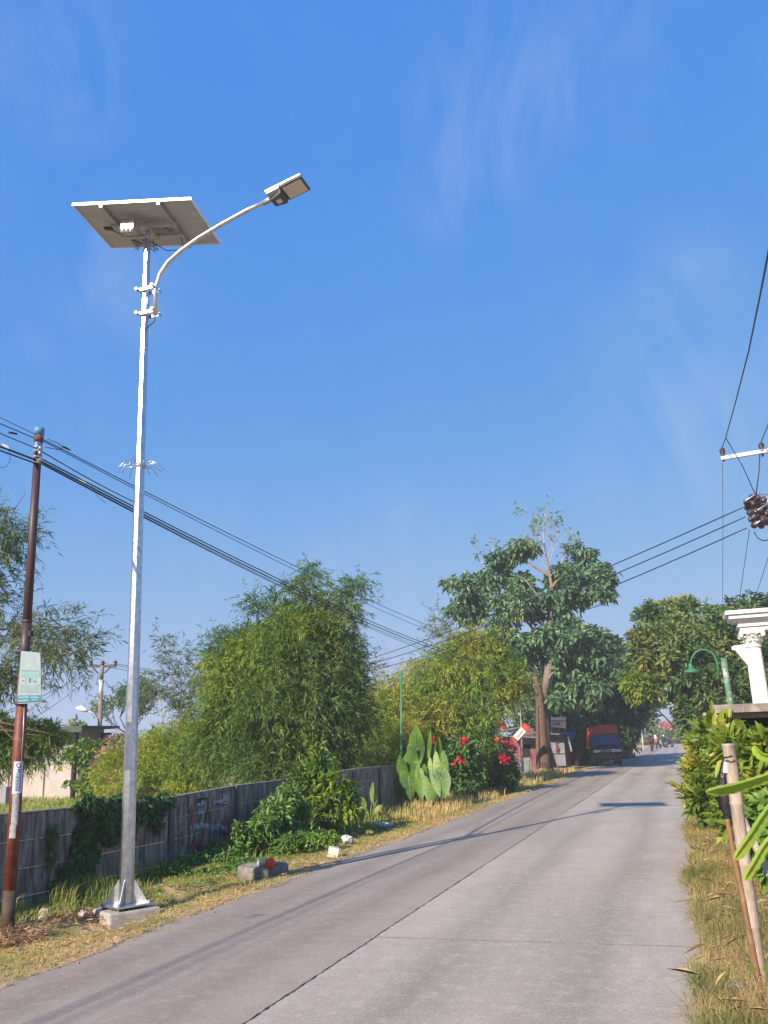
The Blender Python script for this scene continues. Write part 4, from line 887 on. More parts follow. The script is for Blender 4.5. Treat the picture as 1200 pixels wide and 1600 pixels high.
culms(t5, (bc.x, Y), [at(735, 995, Y=Y), at(690, 1030, Y=Y), at(770, 1030, Y=Y)], .035)
# wispy pale tree against the sky, bare pinkish tree
Y = 52
sh = [(at(695, 1020, Y=Y), at(x, y, Y=Y), 40) for x, y in ((680, 950), (700, 940), (668, 975), (715, 960))]
ex_ = [shoot_pts(a, b, n, 1.0, .4) for a, b, n in sh]; ex_ = (np.concatenate([e[0] for e in ex_]), np.concatenate([e[1] for e in ex_]))
t6 = thing('slender_tree', (at(695, 1150, Y=Y).x, Y, 0), 'wispy pale grey green treetop behind the yellow bamboo', 'tree'); npmesh('foliage', *spray_only(ex_, 9, .28, .05, .7, .2), M['bam_grey'], t6); culms(t6, (at(695, 1150, Y=Y).x, Y), [s[1] for s in sh], .06, .3, 'bark_pale')
def bare(name, label, base, top, ln, r, depth, m, grp=None, lf=None, lfm=None, nroot=4, ll=.15, lw=.06, k=3):
    t = thing(name, base, label, 'tree', grp); b = MB(); out = []
    limb(b, base, top, r, r*.6, .04, 8); 
    for i in range(nroot): twigs(b, top, (rnd.uniform(-1, 1), rnd.uniform(-.7, .7), rnd.uniform(.3, 1.2)), ln, r*.5, depth, .6, out)
    b.build('branches', M[m], t)
    if lf:
        P = np.array([tuple(o) for o in out]); P = np.repeat(P, lf, 0)+rng.normal(size=(len(P)*lf, 3))*.2; O = rdir(len(P))
        VF = broad_leaves([(np.array([0, 0, -50.]), np.array([.1, .1, .1]))], 1, k, ll, lw, extra=(P, O)); npmesh('foliage', *VF, M[lfm], t)
    return t
c = at(600, 1180, Y=58); bare('bare_tree', 'leafless pinkish grey tree behind the thin green lamp post', (c.x, 58, 0), at(600, 1095, Y=58), 1.5, .08, 4, 'twig', nroot=5)
c = at(205, 1215, Y=50); bare('sparse_tree', 'thin crowned tree far behind the lamp pole', (c.x, 50, 0), at(203, 1150, Y=50), 1.5, .10, 4, 'bark_dark', None, 2, 'mango', 6, .22, .09, 3)
c = at(185, 1180, Y=60)
def simple_tree(name, label, lobes, n, k, ln, wd, m, base, trunk_r=.15, tm='bark_dark', group=None, limbs=True, **kw):
    t = thing(name, base, label, 'tree', group)
    npmesh('crown', *broad_leaves(lobes, n, k, ln, wd, **kw), M[m], t)
    b = MB(); top = Vector(tuple(np.mean([l_[0] for l_ in lobes], 0))); limb(b, Vector(base)-Vector((0, 0, .1)), top, trunk_r, trunk_r*.5, .04, 10); b.build('trunk', M[tm], t)
    if limbs:
        b = MB(); b0 = Vector(base)
        for c_, r_ in lobes:
            limb(b, b0.lerp(top, rnd.uniform(.55, .9)), Vector(tuple(c_)), trunk_r*.4, trunk_r*.12, .12, 6)
        b.build('branches', M[tm], t)
    return t
g1 = at(130, 1180, Y=44)
simple_tree('background_tree', 'small dark tree peeping over the roof of the plastered building', [lobe(128, 1136, 12, 10, 44), lobe(150, 1175, 14, 18, 44), lobe(172, 1160, 12, 18, 46)], 150, 6, .3, .14, 'mango', (g1.x, 44, 0), .06, clump=.5)
g1 = at(215, 1200, Y=44)
simple_tree('background_tree', 'small green tree low behind the lamp pole', [lobe(190, 1165, 16, 18, 44), lobe(240, 1150, 9, 12, 45)], 220, 6, .28, .13, 'mango', (g1.x, 44, 0))
# sapling with broad leaves by the building
Y = 28
simple_tree('sapling', 'bright broad leaved sapling growing by the corner of the plastered building', [lobe(128, 1170, 17, 18, Y), lobe(140, 1200, 14, 18, Y), lobe(112, 1178, 10, 8, Y), lobe(133, 1228, 18, 14, Y), lobe(110, 1225, 10, 6, Y), lobe(145, 1165, 10, 12, Y), lobe(88, 1193, 8, 8, Y)], 200, 4, .22, .16, 'shrub', tuple(at(138, 1248, Y=Y).xy)+(0,), .03, 'bark')

# left casuarina-like bamboo, near
Y = 12
lb = [lobe(*q, Y+q_) for q, q_ in (((14, 820, 32, 62), 0), ((-15, 900, 40, 60), 0), ((25, 775, 18, 22), 0), ((100, 985, 42, 30), 0), ((120, 1010, 30, 26), .2), ((60, 1010, 50, 32), .3), ((20, 985, 40, 34), .4), ((40, 1060, 50, 34), .3), ((100, 1040, 30, 24), 0), ((-10, 1050, 40, 50), 0))]
lbl = [lobe(*q, Y+1.2) for q in ((45, 1150, 52, 20), (15, 1165, 42, 24), (80, 1145, 24, 16), (-20, 1150, 45, 40), (45, 1168, 24, 14), (20, 1140, 50, 16))]
t7 = thing('feathery_tree', (at(-60, 1250, Y=Y+1).x, Y+1, 0), 'feathery narrow leaved tree reaching in from the left edge behind the rust red pole', 'tree')
npmesh('upper_foliage', *bamboo_leaves(lb, 820, 10, .17, .019, .42, .6, .9, .4, clump=.30, per=12), M['bam_grey'], t7)
npmesh('drooping_foliage', *bamboo_leaves(lbl, 2300, 10, .14, .018, .26, 1.2, .7, .3), M['bam_dark'], t7)
b = MB(); r0 = Vector((at(-60, 1250, Y=Y+1).x, Y+1, -.1)); top = at(-30, 780, Y=Y)
limb(b, r0, at(-45, 1000, Y=Y+.5), .12, .09, .03, 10); limb(b, at(-45, 1000, Y=Y+.5), top, .09, .04, .05, 8); b.build('trunk', M['bark_pale'], t7)
b = MB()
for (px0, py0, px1, py1) in ((-45, 1060, 28, 955), (-45, 1100, 60, 1050), (-45, 1020, 30, 985), (-40, 980, 90, 975), (-45, 1060, 130, 1015), (-40, 900, 25, 800), (-40, 860, 40, 770), (-45, 1130, 70, 1150), (-45, 1120, 90, 1150), (-45, 1090, 45, 1180)): limb(b, at(px0, py0, Y=Y+.4), at(px1, py1, Y=Y+.2), .024, .004, .08, 6)
b.build('branches', M['bark'], t7)

# big tree
Y = 46
bl = [lobe(*q, Y+q_) for q, q_ in (((724, 930, 26, 24), 0), ((712, 950, 18, 18), .2), ((757, 905, 30, 26), .5), ((735, 965, 32, 20), 0), ((795, 935, 40, 24), -.5), ((780, 885, 30, 24), .5), ((800, 905, 26, 22), .3), ((820, 860, 20, 22), .5), ((918, 905, 34, 28), 0), ((890, 905, 24, 20), 0), ((940, 890, 14, 14), .2), ((885, 930, 42, 20), -.4), ((940, 915, 16, 18), 0), ((905, 880, 26, 16), .4), ((845, 940, 35, 22), .6), ((868, 905, 25, 18), .8),
        ((790, 985, 34, 24), 0), ((835, 1000, 48, 26), -.6), ((880, 990, 44, 28), 0), ((905, 1025, 42, 34), .4), ((880, 1045, 34, 28), .8), ((800, 1025, 30, 22), 1.0), ((925, 1060, 36, 34), .6), ((895, 1075, 34, 24), 1), ((770, 1010, 22, 20), .5), ((850, 1030, 26, 16), 1.4), ((802, 1000, 20, 30), -.8))]
t8 = thing('big_tree', tuple(at(851, 1208, Z=0)), 'tallest tree with a leaning brown trunk and bare top twigs beside the stalls', 'tree')
npmesh('crown', *broad_leaves(bl, 4300, 5, .31, .18, .5, .34, .9, .45, clump=.52, per=24), M['bigtree'], t8)
b = MB(); P = [at(853, 1212, Y=46), at(848, 1180, Y=46), at(846, 1150, Y=46), at(845, 1120, Y=46), at(843, 1090, Y=46), at(838, 1062, Y=46), at(830, 1035, Y=46.1), at(818, 1005, Y=46.2)]
b.tube(P, [.46, .36, .30, .27, .22, .15, .11, .05], 14); b.build('trunk', M['bark'], t8)
b = MB(); k1 = at(845, 1100, Y=46); k2 = at(848, 1075, Y=46)
main = [at(x, y, Y=46.3) for x, y in ((846, 1105), (855, 1060), (862, 1015), (858, 985), (864, 950), (862, 915), (856, 880), (850, 850))]
b.tube(main, [.24, .22, .2, .18, .14, .10, .06, .03], 10)
for q in (((838, 1060), (800, 1010)), ((838, 1065), (830, 1000)), ((860, 1010), (800, 940)), ((860, 985), (775, 905)), ((864, 960), (900, 925)), ((864, 950), (912, 912)), ((862, 985), (905, 1010)), ((862, 920), (900, 880)), ((858, 900), (800, 870)), ((864, 955), (820, 905)), ((864, 960), (750, 930)), ((852, 1070), (880, 1040))):
    limb(b, at(*q[0], Y=46.3), at(*q[1], Y=46+rnd.uniform(-.6, .8)), .10, .03, .1, 7)
b.build('limbs', M['limb'], t8)
b = MB(); out = []
for px, py, dx, dz in ((856, 890, -.5, 1), (852, 865, -.2, 1), (850, 850, .1, 1), (858, 880, .5, 1), (854, 870, .7, 1), (860, 900, .9, .8), (830, 885, -.6, 1), (848, 850, -.4, 1), (851, 852, .4, 1), (800, 885, -.5, .9), (880, 890, .5, 1), (905, 955, 1, .2), (760, 895, -.5, .8)):
    twigs(b, at(px, py, Y=46.2), (dx, rnd.uniform(-.3, .3), dz), .98, .022, 4, .5, out)
b.build('bare_twigs', M['twiggrey'], t8)
P = np.array([tuple(o) for o in out]); P = P[rng.random(len(P)) < .12]; npmesh('sparse_leaves', *broad_leaves([(np.array([0, 0, -50.]), np.array([.1, .1, .1]))], 1, 2, .22, .12, extra=(P, rdir(len(P)))), M['bigtree'], t8)

# dark trees behind the van
Y = 60
g0 = at(905, 1190, Y=Y)
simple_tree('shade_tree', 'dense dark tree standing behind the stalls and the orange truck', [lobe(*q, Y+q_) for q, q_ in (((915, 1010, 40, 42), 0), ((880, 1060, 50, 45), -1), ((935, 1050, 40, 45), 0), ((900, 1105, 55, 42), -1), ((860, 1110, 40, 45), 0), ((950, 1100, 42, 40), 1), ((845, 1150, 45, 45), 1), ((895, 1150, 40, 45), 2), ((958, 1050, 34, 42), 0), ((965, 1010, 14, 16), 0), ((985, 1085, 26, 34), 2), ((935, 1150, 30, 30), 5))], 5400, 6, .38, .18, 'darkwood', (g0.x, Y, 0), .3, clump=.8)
g0 = at(984, 1180, Y=75)
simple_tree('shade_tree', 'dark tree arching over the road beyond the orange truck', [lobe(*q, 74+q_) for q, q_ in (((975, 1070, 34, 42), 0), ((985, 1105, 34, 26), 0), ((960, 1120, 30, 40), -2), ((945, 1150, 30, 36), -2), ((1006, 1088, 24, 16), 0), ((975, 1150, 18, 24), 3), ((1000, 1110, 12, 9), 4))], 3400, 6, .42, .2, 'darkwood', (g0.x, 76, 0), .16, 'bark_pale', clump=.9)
simple_tree('lime_tree', 'lime green sunlit tree between the dark trees and the arching canopy', [lobe(990, 1070, 16, 18, 41), lobe(998, 1082, 14, 10, 41)], 480, 6, .26, .12, 'yelltree', (at(1125, 1185, Y=41).x, 41, 0), .05, limbs=False, clump=.4)
# right hand canopy over the road
Y = 42
lb = [lobe(*q, Y+q_) for q, q_ in (((1012, 990, 30, 32), 0), ((1036, 968, 28, 22), .5), ((1085, 975, 44, 26), 0), ((1060, 958, 26, 16), .3), ((1010, 962, 12, 14), .5), ((1020, 1030, 36, 40), 0), ((1075, 1020, 55, 50), -1), ((1048, 1052, 42, 32), 0), ((1110, 1070, 50, 45), -1), ((1100, 1108, 34, 34), -1), ((1140, 1000, 40, 45), 0), ((1150, 1100, 40, 50), 0), ((1098, 1138, 18, 24), 0), ((1180, 1050, 40, 60), 1))]
g0 = at(1125, 1180, Y=Y)
t9 = simple_tree('road_tree', 'dense olive green tree arching over the right side of the road', lb, 7200, 7, .34, .12, 'mango', (g0.x, Y, 0), .3, 'bark', rough=.32, clump=.58, per=18, spread=.7, cup=.9)
Y = 50
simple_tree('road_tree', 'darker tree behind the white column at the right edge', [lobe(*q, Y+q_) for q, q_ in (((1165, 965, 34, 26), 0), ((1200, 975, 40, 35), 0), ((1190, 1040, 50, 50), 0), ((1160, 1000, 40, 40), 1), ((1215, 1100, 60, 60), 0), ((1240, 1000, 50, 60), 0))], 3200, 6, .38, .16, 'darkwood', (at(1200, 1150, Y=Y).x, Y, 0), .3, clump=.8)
# far hedge closing the view
hl = [lobe(x, y, rx_, ry_, Yq) for x, y, rx_, ry_, Yq in ((1000, 1150, 18, 12, 178), (1035, 1147, 20, 11, 185), (1060, 1146, 22, 11, 190), (1085, 1143, 25, 14, 185), (975, 1150, 22, 14, 178), (1050, 1137, 16, 8, 210), (1022, 1137, 12, 8, 205), (1110, 1140, 30, 20, 180))]
hd = npmesh('hedge', *broad_leaves(hl, 5200, 5, .8, .45, .5, .3), M['hedge'], None); tag(hd, 'sunlit green hedge mass closing the far end of the road', 'hedge', kind='stuff')
hd = npmesh('flowering_tree', *broad_leaves([lobe(1036, 1131, 5, 3, 175), lobe(1050, 1133, 5, 2.5, 175)], 260, 4, .5, .35), M['petalpink'], None); tag(hd, 'pink flowering treetop above the far hedge', 'tree')
# a belt of far trees all round so that the horizon is closed
for i, (x, y) in enumerate([(-60, 90), (-75, 110), (-45, 100), (-90, 80), (-30, 120), (-20, 140), (25, 120), (40, 95), (-110, 100), (-35, 80), (15, 90), (60, 120), (-55, 130)]):
    hh = rnd.uniform(2.5, 4.0); rr = rnd.uniform(3.5, 6)
    L_ = [(np.array([x+rnd.uniform(-4, 4), y+rnd.uniform(-3, 3), hh*rnd.uniform(.35, .75)]), np.array([rr, rr*.8, hh*.5])) for _ in range(4)]
    t = thing('far_tree', (x, y, 0), 'low hazy tree in the distance', 'tree', 'low trees on the horizon'); npmesh('crown', *broad_leaves(L_, 900, 5, .55, .3), M['mango'], t)
    b = MB(); limb(b, (x, y, -.1), (x, y, hh*.7), .2, .1, .05, 8); b.build('trunk', M['bark_dark'], t)
# ------------------------------------------------------------------ verge plants
def leafobj(name, P, D, Nn, ln, wd, m, parent, shape='lance', seg=6, bend=.3, fold=.2):
    """one modelled leaf with a midrib fold"""
    D = Vector(D).normalized(); S_ = D.cross(Vector(Nn)).normalized(); Nn = S_.cross(D); P = Vector(P)
    prof = {'lance': [0, .55, .9, 1, .85, .5, 0], 'heart': [.0, .75, 1, .92, .7, .4, 0], 'paddle': [0, .35, .8, 1, .95, .6, 0]}[shape]
    vs = []; pos = P.copy(); d = D.copy(); n = len(prof)
    for i in range(n):
        wv = prof[i]*wd/2; vs += [pos+S_*wv+Nn*wv*fold+Nn*rnd.uniform(-1, 1)*wd*.02, pos, pos-S_*wv+Nn*wv*fold+Nn*rnd.uniform(-1, 1)*wd*.02]
        d = (d-Vector((0, 0, bend/n))).normalized(); pos = pos+d*ln/(n-1)
    fs = []
    for i in range(n-1): fs += [(3*i, 3*i+1, 3*i+4, 3*i+3), (3*i+1, 3*i+2, 3*i+5, 3*i+4)]
    b = MB().add(vs, fs, True); return b.build(name, m, parent)
def shrub(name, label, base, lobes, n_leaf_objs, n_tw, k, ln, wd, m, stems, cat='shrub', bark='bark', **kw):
    t = thing(name, base, label, cat)
    npmesh('foliage', *broad_leaves(lobes, n_tw, k, ln, wd, **kw), M[m], t)
    if n_leaf_objs:
        P, O = crown_pts(lobes, n_leaf_objs*3, .15, .15); dv = np.array([0, 0, H])-P; f_ = (O*nrmz(dv)).sum(1) > .1; P = P[f_][:n_leaf_objs]; O = O[f_][:n_leaf_objs]
        for p, o in zip(P, O):
            d = Vector(tuple(o+rdir(1)[0]*.8+np.array([0, 0, .35]))); leafobj('leaf', p, d, Vector((0, 0, 1))+Vector(tuple(o))*.6+Vector((rnd.uniform(-.3, .3), 0, 0)), ln*rnd.uniform(.8, 1.25), wd*rnd.uniform(.8, 1.15), M[m], t, 'lance', bend=rnd.uniform(.2, .7))
    b = MB()
    for s_ in range(stems):
        c_, r_ = lobes[s_ % len(lobes)]; limb(b, (base[0]+rnd.uniform(-.1, .1), base[1]+rnd.uniform(-.1, .1), base[2]-.05), Vector(tuple(c_))+Vector((0, 0, r_[2]*.4)), .022, .006, .08, 6)
    b.build('stems', M[bark], t); return t
def lobeX(px, py, rx_, ry_, X, dep=.8):
    c_ = at(px, py, X=X); s_ = dist(c_)/FPX; return (np.array(c_), np.array([min(rx_*s_, .42), rx_*s_*dep*1.3, ry_*s_]))
Y = 16.2
g0 = at(505, 1302, Z=-.05)
shrub('leafy_shrub', 'upright yellow green shrub in front of the fence between the lamp and the green post', (g0.x, g0.y, -.05), [lobe(*q, g0.y-.5) for q in ((496, 1172, 9, 16), (500, 1190, 18, 14), (490, 1208, 24, 18), (482, 1232, 26, 24), (520, 1225, 24, 24), (540, 1240, 20, 18), (505, 1258, 36, 24), (545, 1262, 18, 14), (500, 1285, 34, 16))], 120, 520, 5, .19, .065, 'shrub', 8, spread=.9, droop=.3, cup=.5)
g0 = at(450, 1280, X=-6.95); g0.z = -.08
shrub('cassava_bush', 'spreading light green bush left of the upright yellow green shrub', (g0.x, g0.y, -.08), [lobeX(*q, -6.95) for q in ((450, 1244, 18, 16), (432, 1264, 24, 18), (462, 1268, 20, 24), (412, 1284, 18, 12), (446, 1294, 26, 16))], 70, 560, 6, .14, .05, 'cassava', 8, spread=1.0, droop=.3)
g0 = at(350, 1325, X=-7.15); g0.z = -.1
shrub('weed_patch', 'dark leafy weeds climbing the foot of the graffitied fence', (g0.x, g0.y, -.08), [lobeX(*q, -7.15) for q in ((355, 1326, 34, 12), (388, 1308, 26, 14), (310, 1344, 34, 9), (400, 1326, 28, 11), (270, 1356, 28, 7), (372, 1296, 8, 12))], 30, 620, 6, .10, .04, 'weed', 6, 'weeds', spread=1.0)
g0 = at(425, 1330, Z=-.05)
shrub('weed_patch', 'green ground weeds between the concrete ring and the light green bush', (g0.x, g0.y, -.05), [lobe(*q, g0.y) for q in ((420, 1318, 34, 12), (460, 1312, 30, 12), (500, 1308, 30, 9), (400, 1335, 30, 9), (360, 1345, 30, 8))], 30, 900, 6, .09, .035, 'weed', 5, 'weeds', spread=1.1)
# canna like plant
g0 = at(578, 1285, Z=-.05)
hp = thing('canna_plant', (g0.x, g0.y, -.05), 'small clump of upright paddle leaves in front of the dark fence panels', 'plant')
for (x, y, ln) in ((583, 1222, .95), (560, 1262, .6), (588, 1238, .65), (548, 1256, .6), (595, 1258, .4), (572, 1268, .4), (580, 1282, .3), (566, 1245, .6)):
    tip = at(x, y, Y=g0.y+rnd.uniform(-.2, .2)); b0 = Vector((g0.x+rnd.uniform(-.08, .08), g0.y, -.05)); mid = b0.lerp(tip, .45)
    MB().tube([b0, b0.lerp(mid, .5)+Vector((0, 0, .03)), mid], [.014, .011, .008], 6).build('stalk', M['stalk'], hp)
    leafobj('leaf', mid, tip-mid, (rnd.uniform(-.4, .2), -1, .5), (tip-mid).length*1.05, .13, M['heli'], hp, 'paddle', bend=.1, fold=.3)
# elephant ear (taro) leaves
g0 = at(662, 1262, Z=-.05); TY = g0.y-.3
tr = thing('elephant_ear_plant', (g0.x, g0.y, -.05), 'giant elephant ear plant with big upright leaves right of the thin green post', 'plant')
def ear(cx, cy, lx, ly, wpx, tint=0, Yo=0):
    """heart leaf: notch at (cx,cy), tip displaced by (lx,ly) px"""
    Yq = TY+Yo; c = at(cx, cy, Y=Yq); tip = at(cx+lx, cy+ly, Y=Yq-.15); D = (tip-c); ln = D.length; D.normalize()
    wpx *= 1.12
    nrm = Vector((rnd.uniform(-.5, .55), -1, rnd.uniform(-.1, .5))).normalized(); S_ = D.cross(nrm).normalized(); nn = S_.cross(D); wd = wpx*dist(c)/FPX/2
    out_ = [(-.30, .22), (-.42, .5), (-.22, .85), (.1, 1), (.32, .93), (.55, .72), (.78, .4), (1, 0)]
    vs = [c]; L1 = []; L2 = []
    for t_q, s_ in out_:
        L1.append(c+D*ln*t_q+S_*wd*s_+nn*(-.12*wd*s_+rnd.uniform(-.03, .03)*wd)); L2.append(c+D*ln*t_q-S_*wd*s_+nn*(-.12*wd*s_+rnd.uniform(-.03, .03)*wd))
    mids = [c+D*ln*t_q+nn*.05*wd for t_q in (.1, .32, .55, .78)]
    vs = [c]+mids+L1[:-1]+[tip]+L2[:-1]
    m0 = 1; a0 = 5; tp = a0+7; b0 = tp+1
    f = [(0, a0, a0+1), (0, a0+1, a0+2), (0, a0+2, a0+3, m0), (m0, a0+3, a0+4, m0+1), (m0+1, a0+4, a0+5, m0+2), (m0+2, a0+5, a0+6, m0+3), (m0+3, a0+6, tp)]
    f2 = [(0, b0+1, b0), (0, b0+2, b0+1), (0, m0, b0+3, b0+2), (m0, m0+1, b0+4, b0+3), (m0+1, m0+2, b0+5, b0+4), (m0+2, m0+3, b0+6, b0+5), (m0+3, tp, b0+6)]
    o = MB().add(vs, f+f2, True).build('leaf', M['taro'], tr)
    base = Vector((g0.x+rnd.uniform(-.25, .35), g0.y, 0)); MB().tube([base, base.lerp(c, .5)+Vector((rnd.uniform(-.05, .05), 0, .1)), c], [.032, .024, .014], 7).build('leaf_stalk', M['stalk'], tr)
    b = MB().tube([c+nn*.012, mids[1]+nn*.012, mids[3]+nn*.01, tip+nn*.004], [.012, .009, .005, .002], 5); b.build('midrib', M['vein'], tr)
    b = MB()
    for sgn in (-1, 1):
        for t0, t1, s_ in ((0, -.25, .42), (.05, .02, .9), (.18, .28, .88), (.36, .5, .68), (.55, .7, .45)):
            b.tube([c+D*ln*t0+nn*(.05*wd+.006), c+D*ln*(t0+t1)/2+S_*wd*s_*.5*sgn+nn*(-.02*wd+.012), c+D*ln*t1+S_*wd*s_*.95*sgn+nn*(-.11*wd+.008)], [.006, .005, .002], 4)
    b.build('side_veins', M['vein'], tr)
for q in ((650, 1174, 0, -44, 26), (640, 1198, 6, -36, 24), (638, 1212, 4, 40, 26), (620, 1218, -2, 30, 16), (640, 1220, -2, 24, 22), (648, 1170, 8, 26, 24), (676, 1196, 0, 34, 16), (668, 1198, 8, 22, 20), (688, 1190, 4, 44, 22), (655, 1216, 4, 38, 18), (670, 1172, 3, -34, 8), (651, 1244, -8, 20, 12), (680, 1218, 8, 28, 14), (664, 1236, 4, 26, 12), (628, 1205, -4, -26, 20), (690, 1215, 6, 34, 26), (672, 1225, 2, 34, 22), (632, 1236, -3, 20, 18), (648, 1190, -6, 30, 16), (684, 1180, 2, -30, 14), (658, 1205, 0, 30, 18)): ear(*q[:5], Yo=rnd.uniform(-.4, .4))
b = MB(); 
for i in range(30):
    p = Vector((g0.x+rnd.uniform(-.7, .8), g0.y+rnd.uniform(-.3, .3), -.02)); q = p+Vector((rnd.uniform(-.3, .3), rnd.uniform(-.2, .1), rnd.uniform(.1, .35))); b.tube([p, p.lerp(q, .6)+Vector((0, 0, .05)), q], [.02, .012, .004], 4)
b.build('dead_stalks', M['straw'], tr, kind='stuff')
# flowering bushes
Yf = 27
g0 = at(700, 1250, Y=Yf)
fb = shrub('flowering_bush', 'red flowered bush between the elephant ear plant and the stall', (at(705, 1250, Y=Yf).x, Yf, 0), [lobe(*q, Yf+q_) for q, q_ in (((702, 1215, 26, 34), 0), ((725, 1175, 26, 24), 0), ((700, 1175, 18, 18), .5), ((735, 1205, 24, 32), .4), ((720, 1235, 26, 18), -.3))], 0, 1500, 5, .17, .085, 'flowerbush', 6)
fb2 = shrub('flowering_bush', 'wide dark green bush with red blossoms in front of the stall', (at(775, 1235, Y=30).x, 30, 0), [lobe(*q, 30+q_) for q, q_ in (((765, 1200, 26, 30), 0), ((785, 1192, 20, 22), 0), ((778, 1215, 26, 20), -.3), ((755, 1175, 20, 20), .3), ((748, 1220, 18, 20), 0), ((798, 1204, 12, 16), 0))], 0, 1500, 5, .18, .09, 'flowerbush', 6)
def blossom(px, py, r, Yq, m='petalred', par=None):
    c = np.array(at(px, py, Y=Yq)); n_ = 26; P = c+rng.normal(size=(n_, 3))*np.array([r, r, r*.8]); D = rdir(n_)
    npmesh('blossom', *leaves(P, D, rdir(n_), np.full(n_, r*1.6), np.full(n_, r*1.3), .2, .1, True), M[m], par)
for x, y, r, Yq, p in ((675, 1156, .05, 26, fb), (718, 1190, .06, 26, fb), (723, 1158, .06, 26.2, fb), (727, 1156, .04, 26.2, fb), (787, 1184, .08, 28.6, fb2), (789, 1188, .06, 28.6, fb2), (785, 1132, .08, 31, fb2), (780, 1131, .05, 31, fb2)): blossom(x, y, r, Yq, par=p)
for x, y in ((771, 1155), (776, 1158), (781, 1161), (795, 1166), (801, 1168), (790, 1163)): blossom(x, y, .07, 31, 'petalorange' if x < 782 else 'petalred', fb2)
b = MB(); b.tube([at(784, 1160, Y=31), at(786, 1145, Y=31), at(785, 1133, Y=31)], .012, 5); b.build('flower_stem', M['stalk'], fb2)
# feathery young tree with long fronds
Yf = 28.5
yt = thing('young_tree', (at(757, 1240, Y=Yf).x, Yf, 0), 'slender bright green young tree with feathery fronds above the red flowers', 'tree')
b = MB(); b.tube([at(757, 1240, Y=Yf), at(757, 1180, Y=Yf), at(757, 1120, Y=Yf), at(752, 1085, Y=Yf)], [.05, .04, .03, .012], 8); b.build('trunk', M['stalk'], yt)
for (x0, y0, x1, y1) in ((757, 1125, 800, 1102), (757, 1130, 802, 1110), (756, 1115, 772, 1098), (752, 1100, 738, 1080), (756, 1130, 730, 1115), (757, 1140, 785, 1128), (756, 1120, 745, 1095), (757, 1145, 735, 1140), (757, 1135, 740, 1125), (757, 1110, 768, 1090)):
    a_ = at(x0, y0, Y=Yf); b_ = at(x1, y1, Y=Yf+rnd.uniform(-.5, .5)); pts = [a_.lerp(b_, i/6)+Vector((0, 0, .12*math.sin(math.pi*i/6))) for i in range(7)]
    MB().tube(pts, .008, 4).build('frond_stem', M['stalk'], yt)
    n_ = 26; s_ = rng.random(n_); P = np.array([tuple(a_.lerp(b_, q)+Vector((0, 0, .12*math.sin(math.pi*q)))) for q in s_]); D = rdir(n_)*.6+np.array([0, 0, -.5]); npmesh('frond', *leaves(P, D, rdir(n_)+np.array([0, -.5, 1]), np.full(n_, .16), np.full(n_, .05), .2, .1, True), M['shrub'], yt)
npmesh('foliage', *broad_leaves([lobe(757, 1160, 16, 20, Yf), lobe(750, 1185, 20, 20, Yf), lobe(765, 1130, 9, 14, Yf)], 500, 5, .15, .05), M['shrub'], yt)
for (x, y, lb_) in ((703, 1219, 'pale board scrap low behind the left red flowered bush'), (745, 1215, 'pale board scrap between the two red flowered bushes'), (697, 1208, 'pale board scrap at the left side of the red flowered bush'), (806, 1205, 'pale board scrap at the foot of the flag pole by the stall')):
    p = at(x, y, Y=31.5); tag(MB().poly([p, p+Vector((.22, 0, .02)), p+Vector((.2, 0, .34)), p+Vector((-.02, 0, .3))], .03, (0, 1, 0)).build('wall_scrap', M['paper']), lb_, 'board', 'pale scraps behind the bushes')

# vine on the fence
vi = thing('creeping_vine', (FX+.1, 10.5, -.1), 'dark green creeper hanging over the fence behind the lamp pole', 'vine')
def vinepatch(cx, cy, rx_, ry_, n):
    a = rng.random(n)*2*math.pi; q = np.sqrt(rng.random(n))*(1+.25*np.sin(a*5+cx)); px = cx+np.cos(a)*q*rx_; py = cy+np.sin(a)*q*ry_
    return np.array([tuple(at(x, y, X=FX+.03+rnd.random()*.14*(1-min(1, w_)*.6))) for x, y, w_ in zip(px, py, q)])
P = np.concatenate([vinepatch(*q) for q in ((150, 1258, 26, 14, 1000), (185, 1262, 36, 18, 1500), (230, 1258, 30, 14, 1100), (255, 1250, 16, 10, 350), (165, 1290, 26, 24, 1000), (135, 1310, 14, 34, 900), (125, 1345, 18, 22, 700), (108, 1372, 16, 20, 450), (140, 1335, 12, 30, 500), (80, 1325, 4, 28, 90), (85, 1300, 4, 14, 60), (245, 1278, 8, 22, 260), (215, 1275, 14, 12, 260), (90, 1385, 10, 10, 120), (205, 1290, 8, 20, 120))])
O = np.tile(np.array([1., -.3, .3]), (len(P), 1))+rng.normal(size=(len(P), 3))*.4
D = rng.normal(size=(len(P), 3))*.5+np.array([.1, 0, -.6])
npmesh('foliage', *leaves(P, D, nrmz(O), .05+.045*rng.random(len(P)), .035+.03*rng.random(len(P)), .15, .1, True), M['vine'], vi)
for x0, y0, x1, y1 in ((165, 1290, 150, 1350), (180, 1290, 195, 1330), (190, 1300, 160, 1325), (140, 1330, 120, 1390), (125, 1340, 100, 1400), (200, 1290, 210, 1330), (245, 1270, 230, 1300), (150, 1300, 185, 1330), (110, 1350, 130, 1390), (82, 1320, 75, 1380)):
    b = MB(); limb(b, at(x0, y0, X=FX+.05), at(x1, y1, X=FX+.045), .007, .003, .05, 4); b.build('runner', M['bark_dark'], vi)


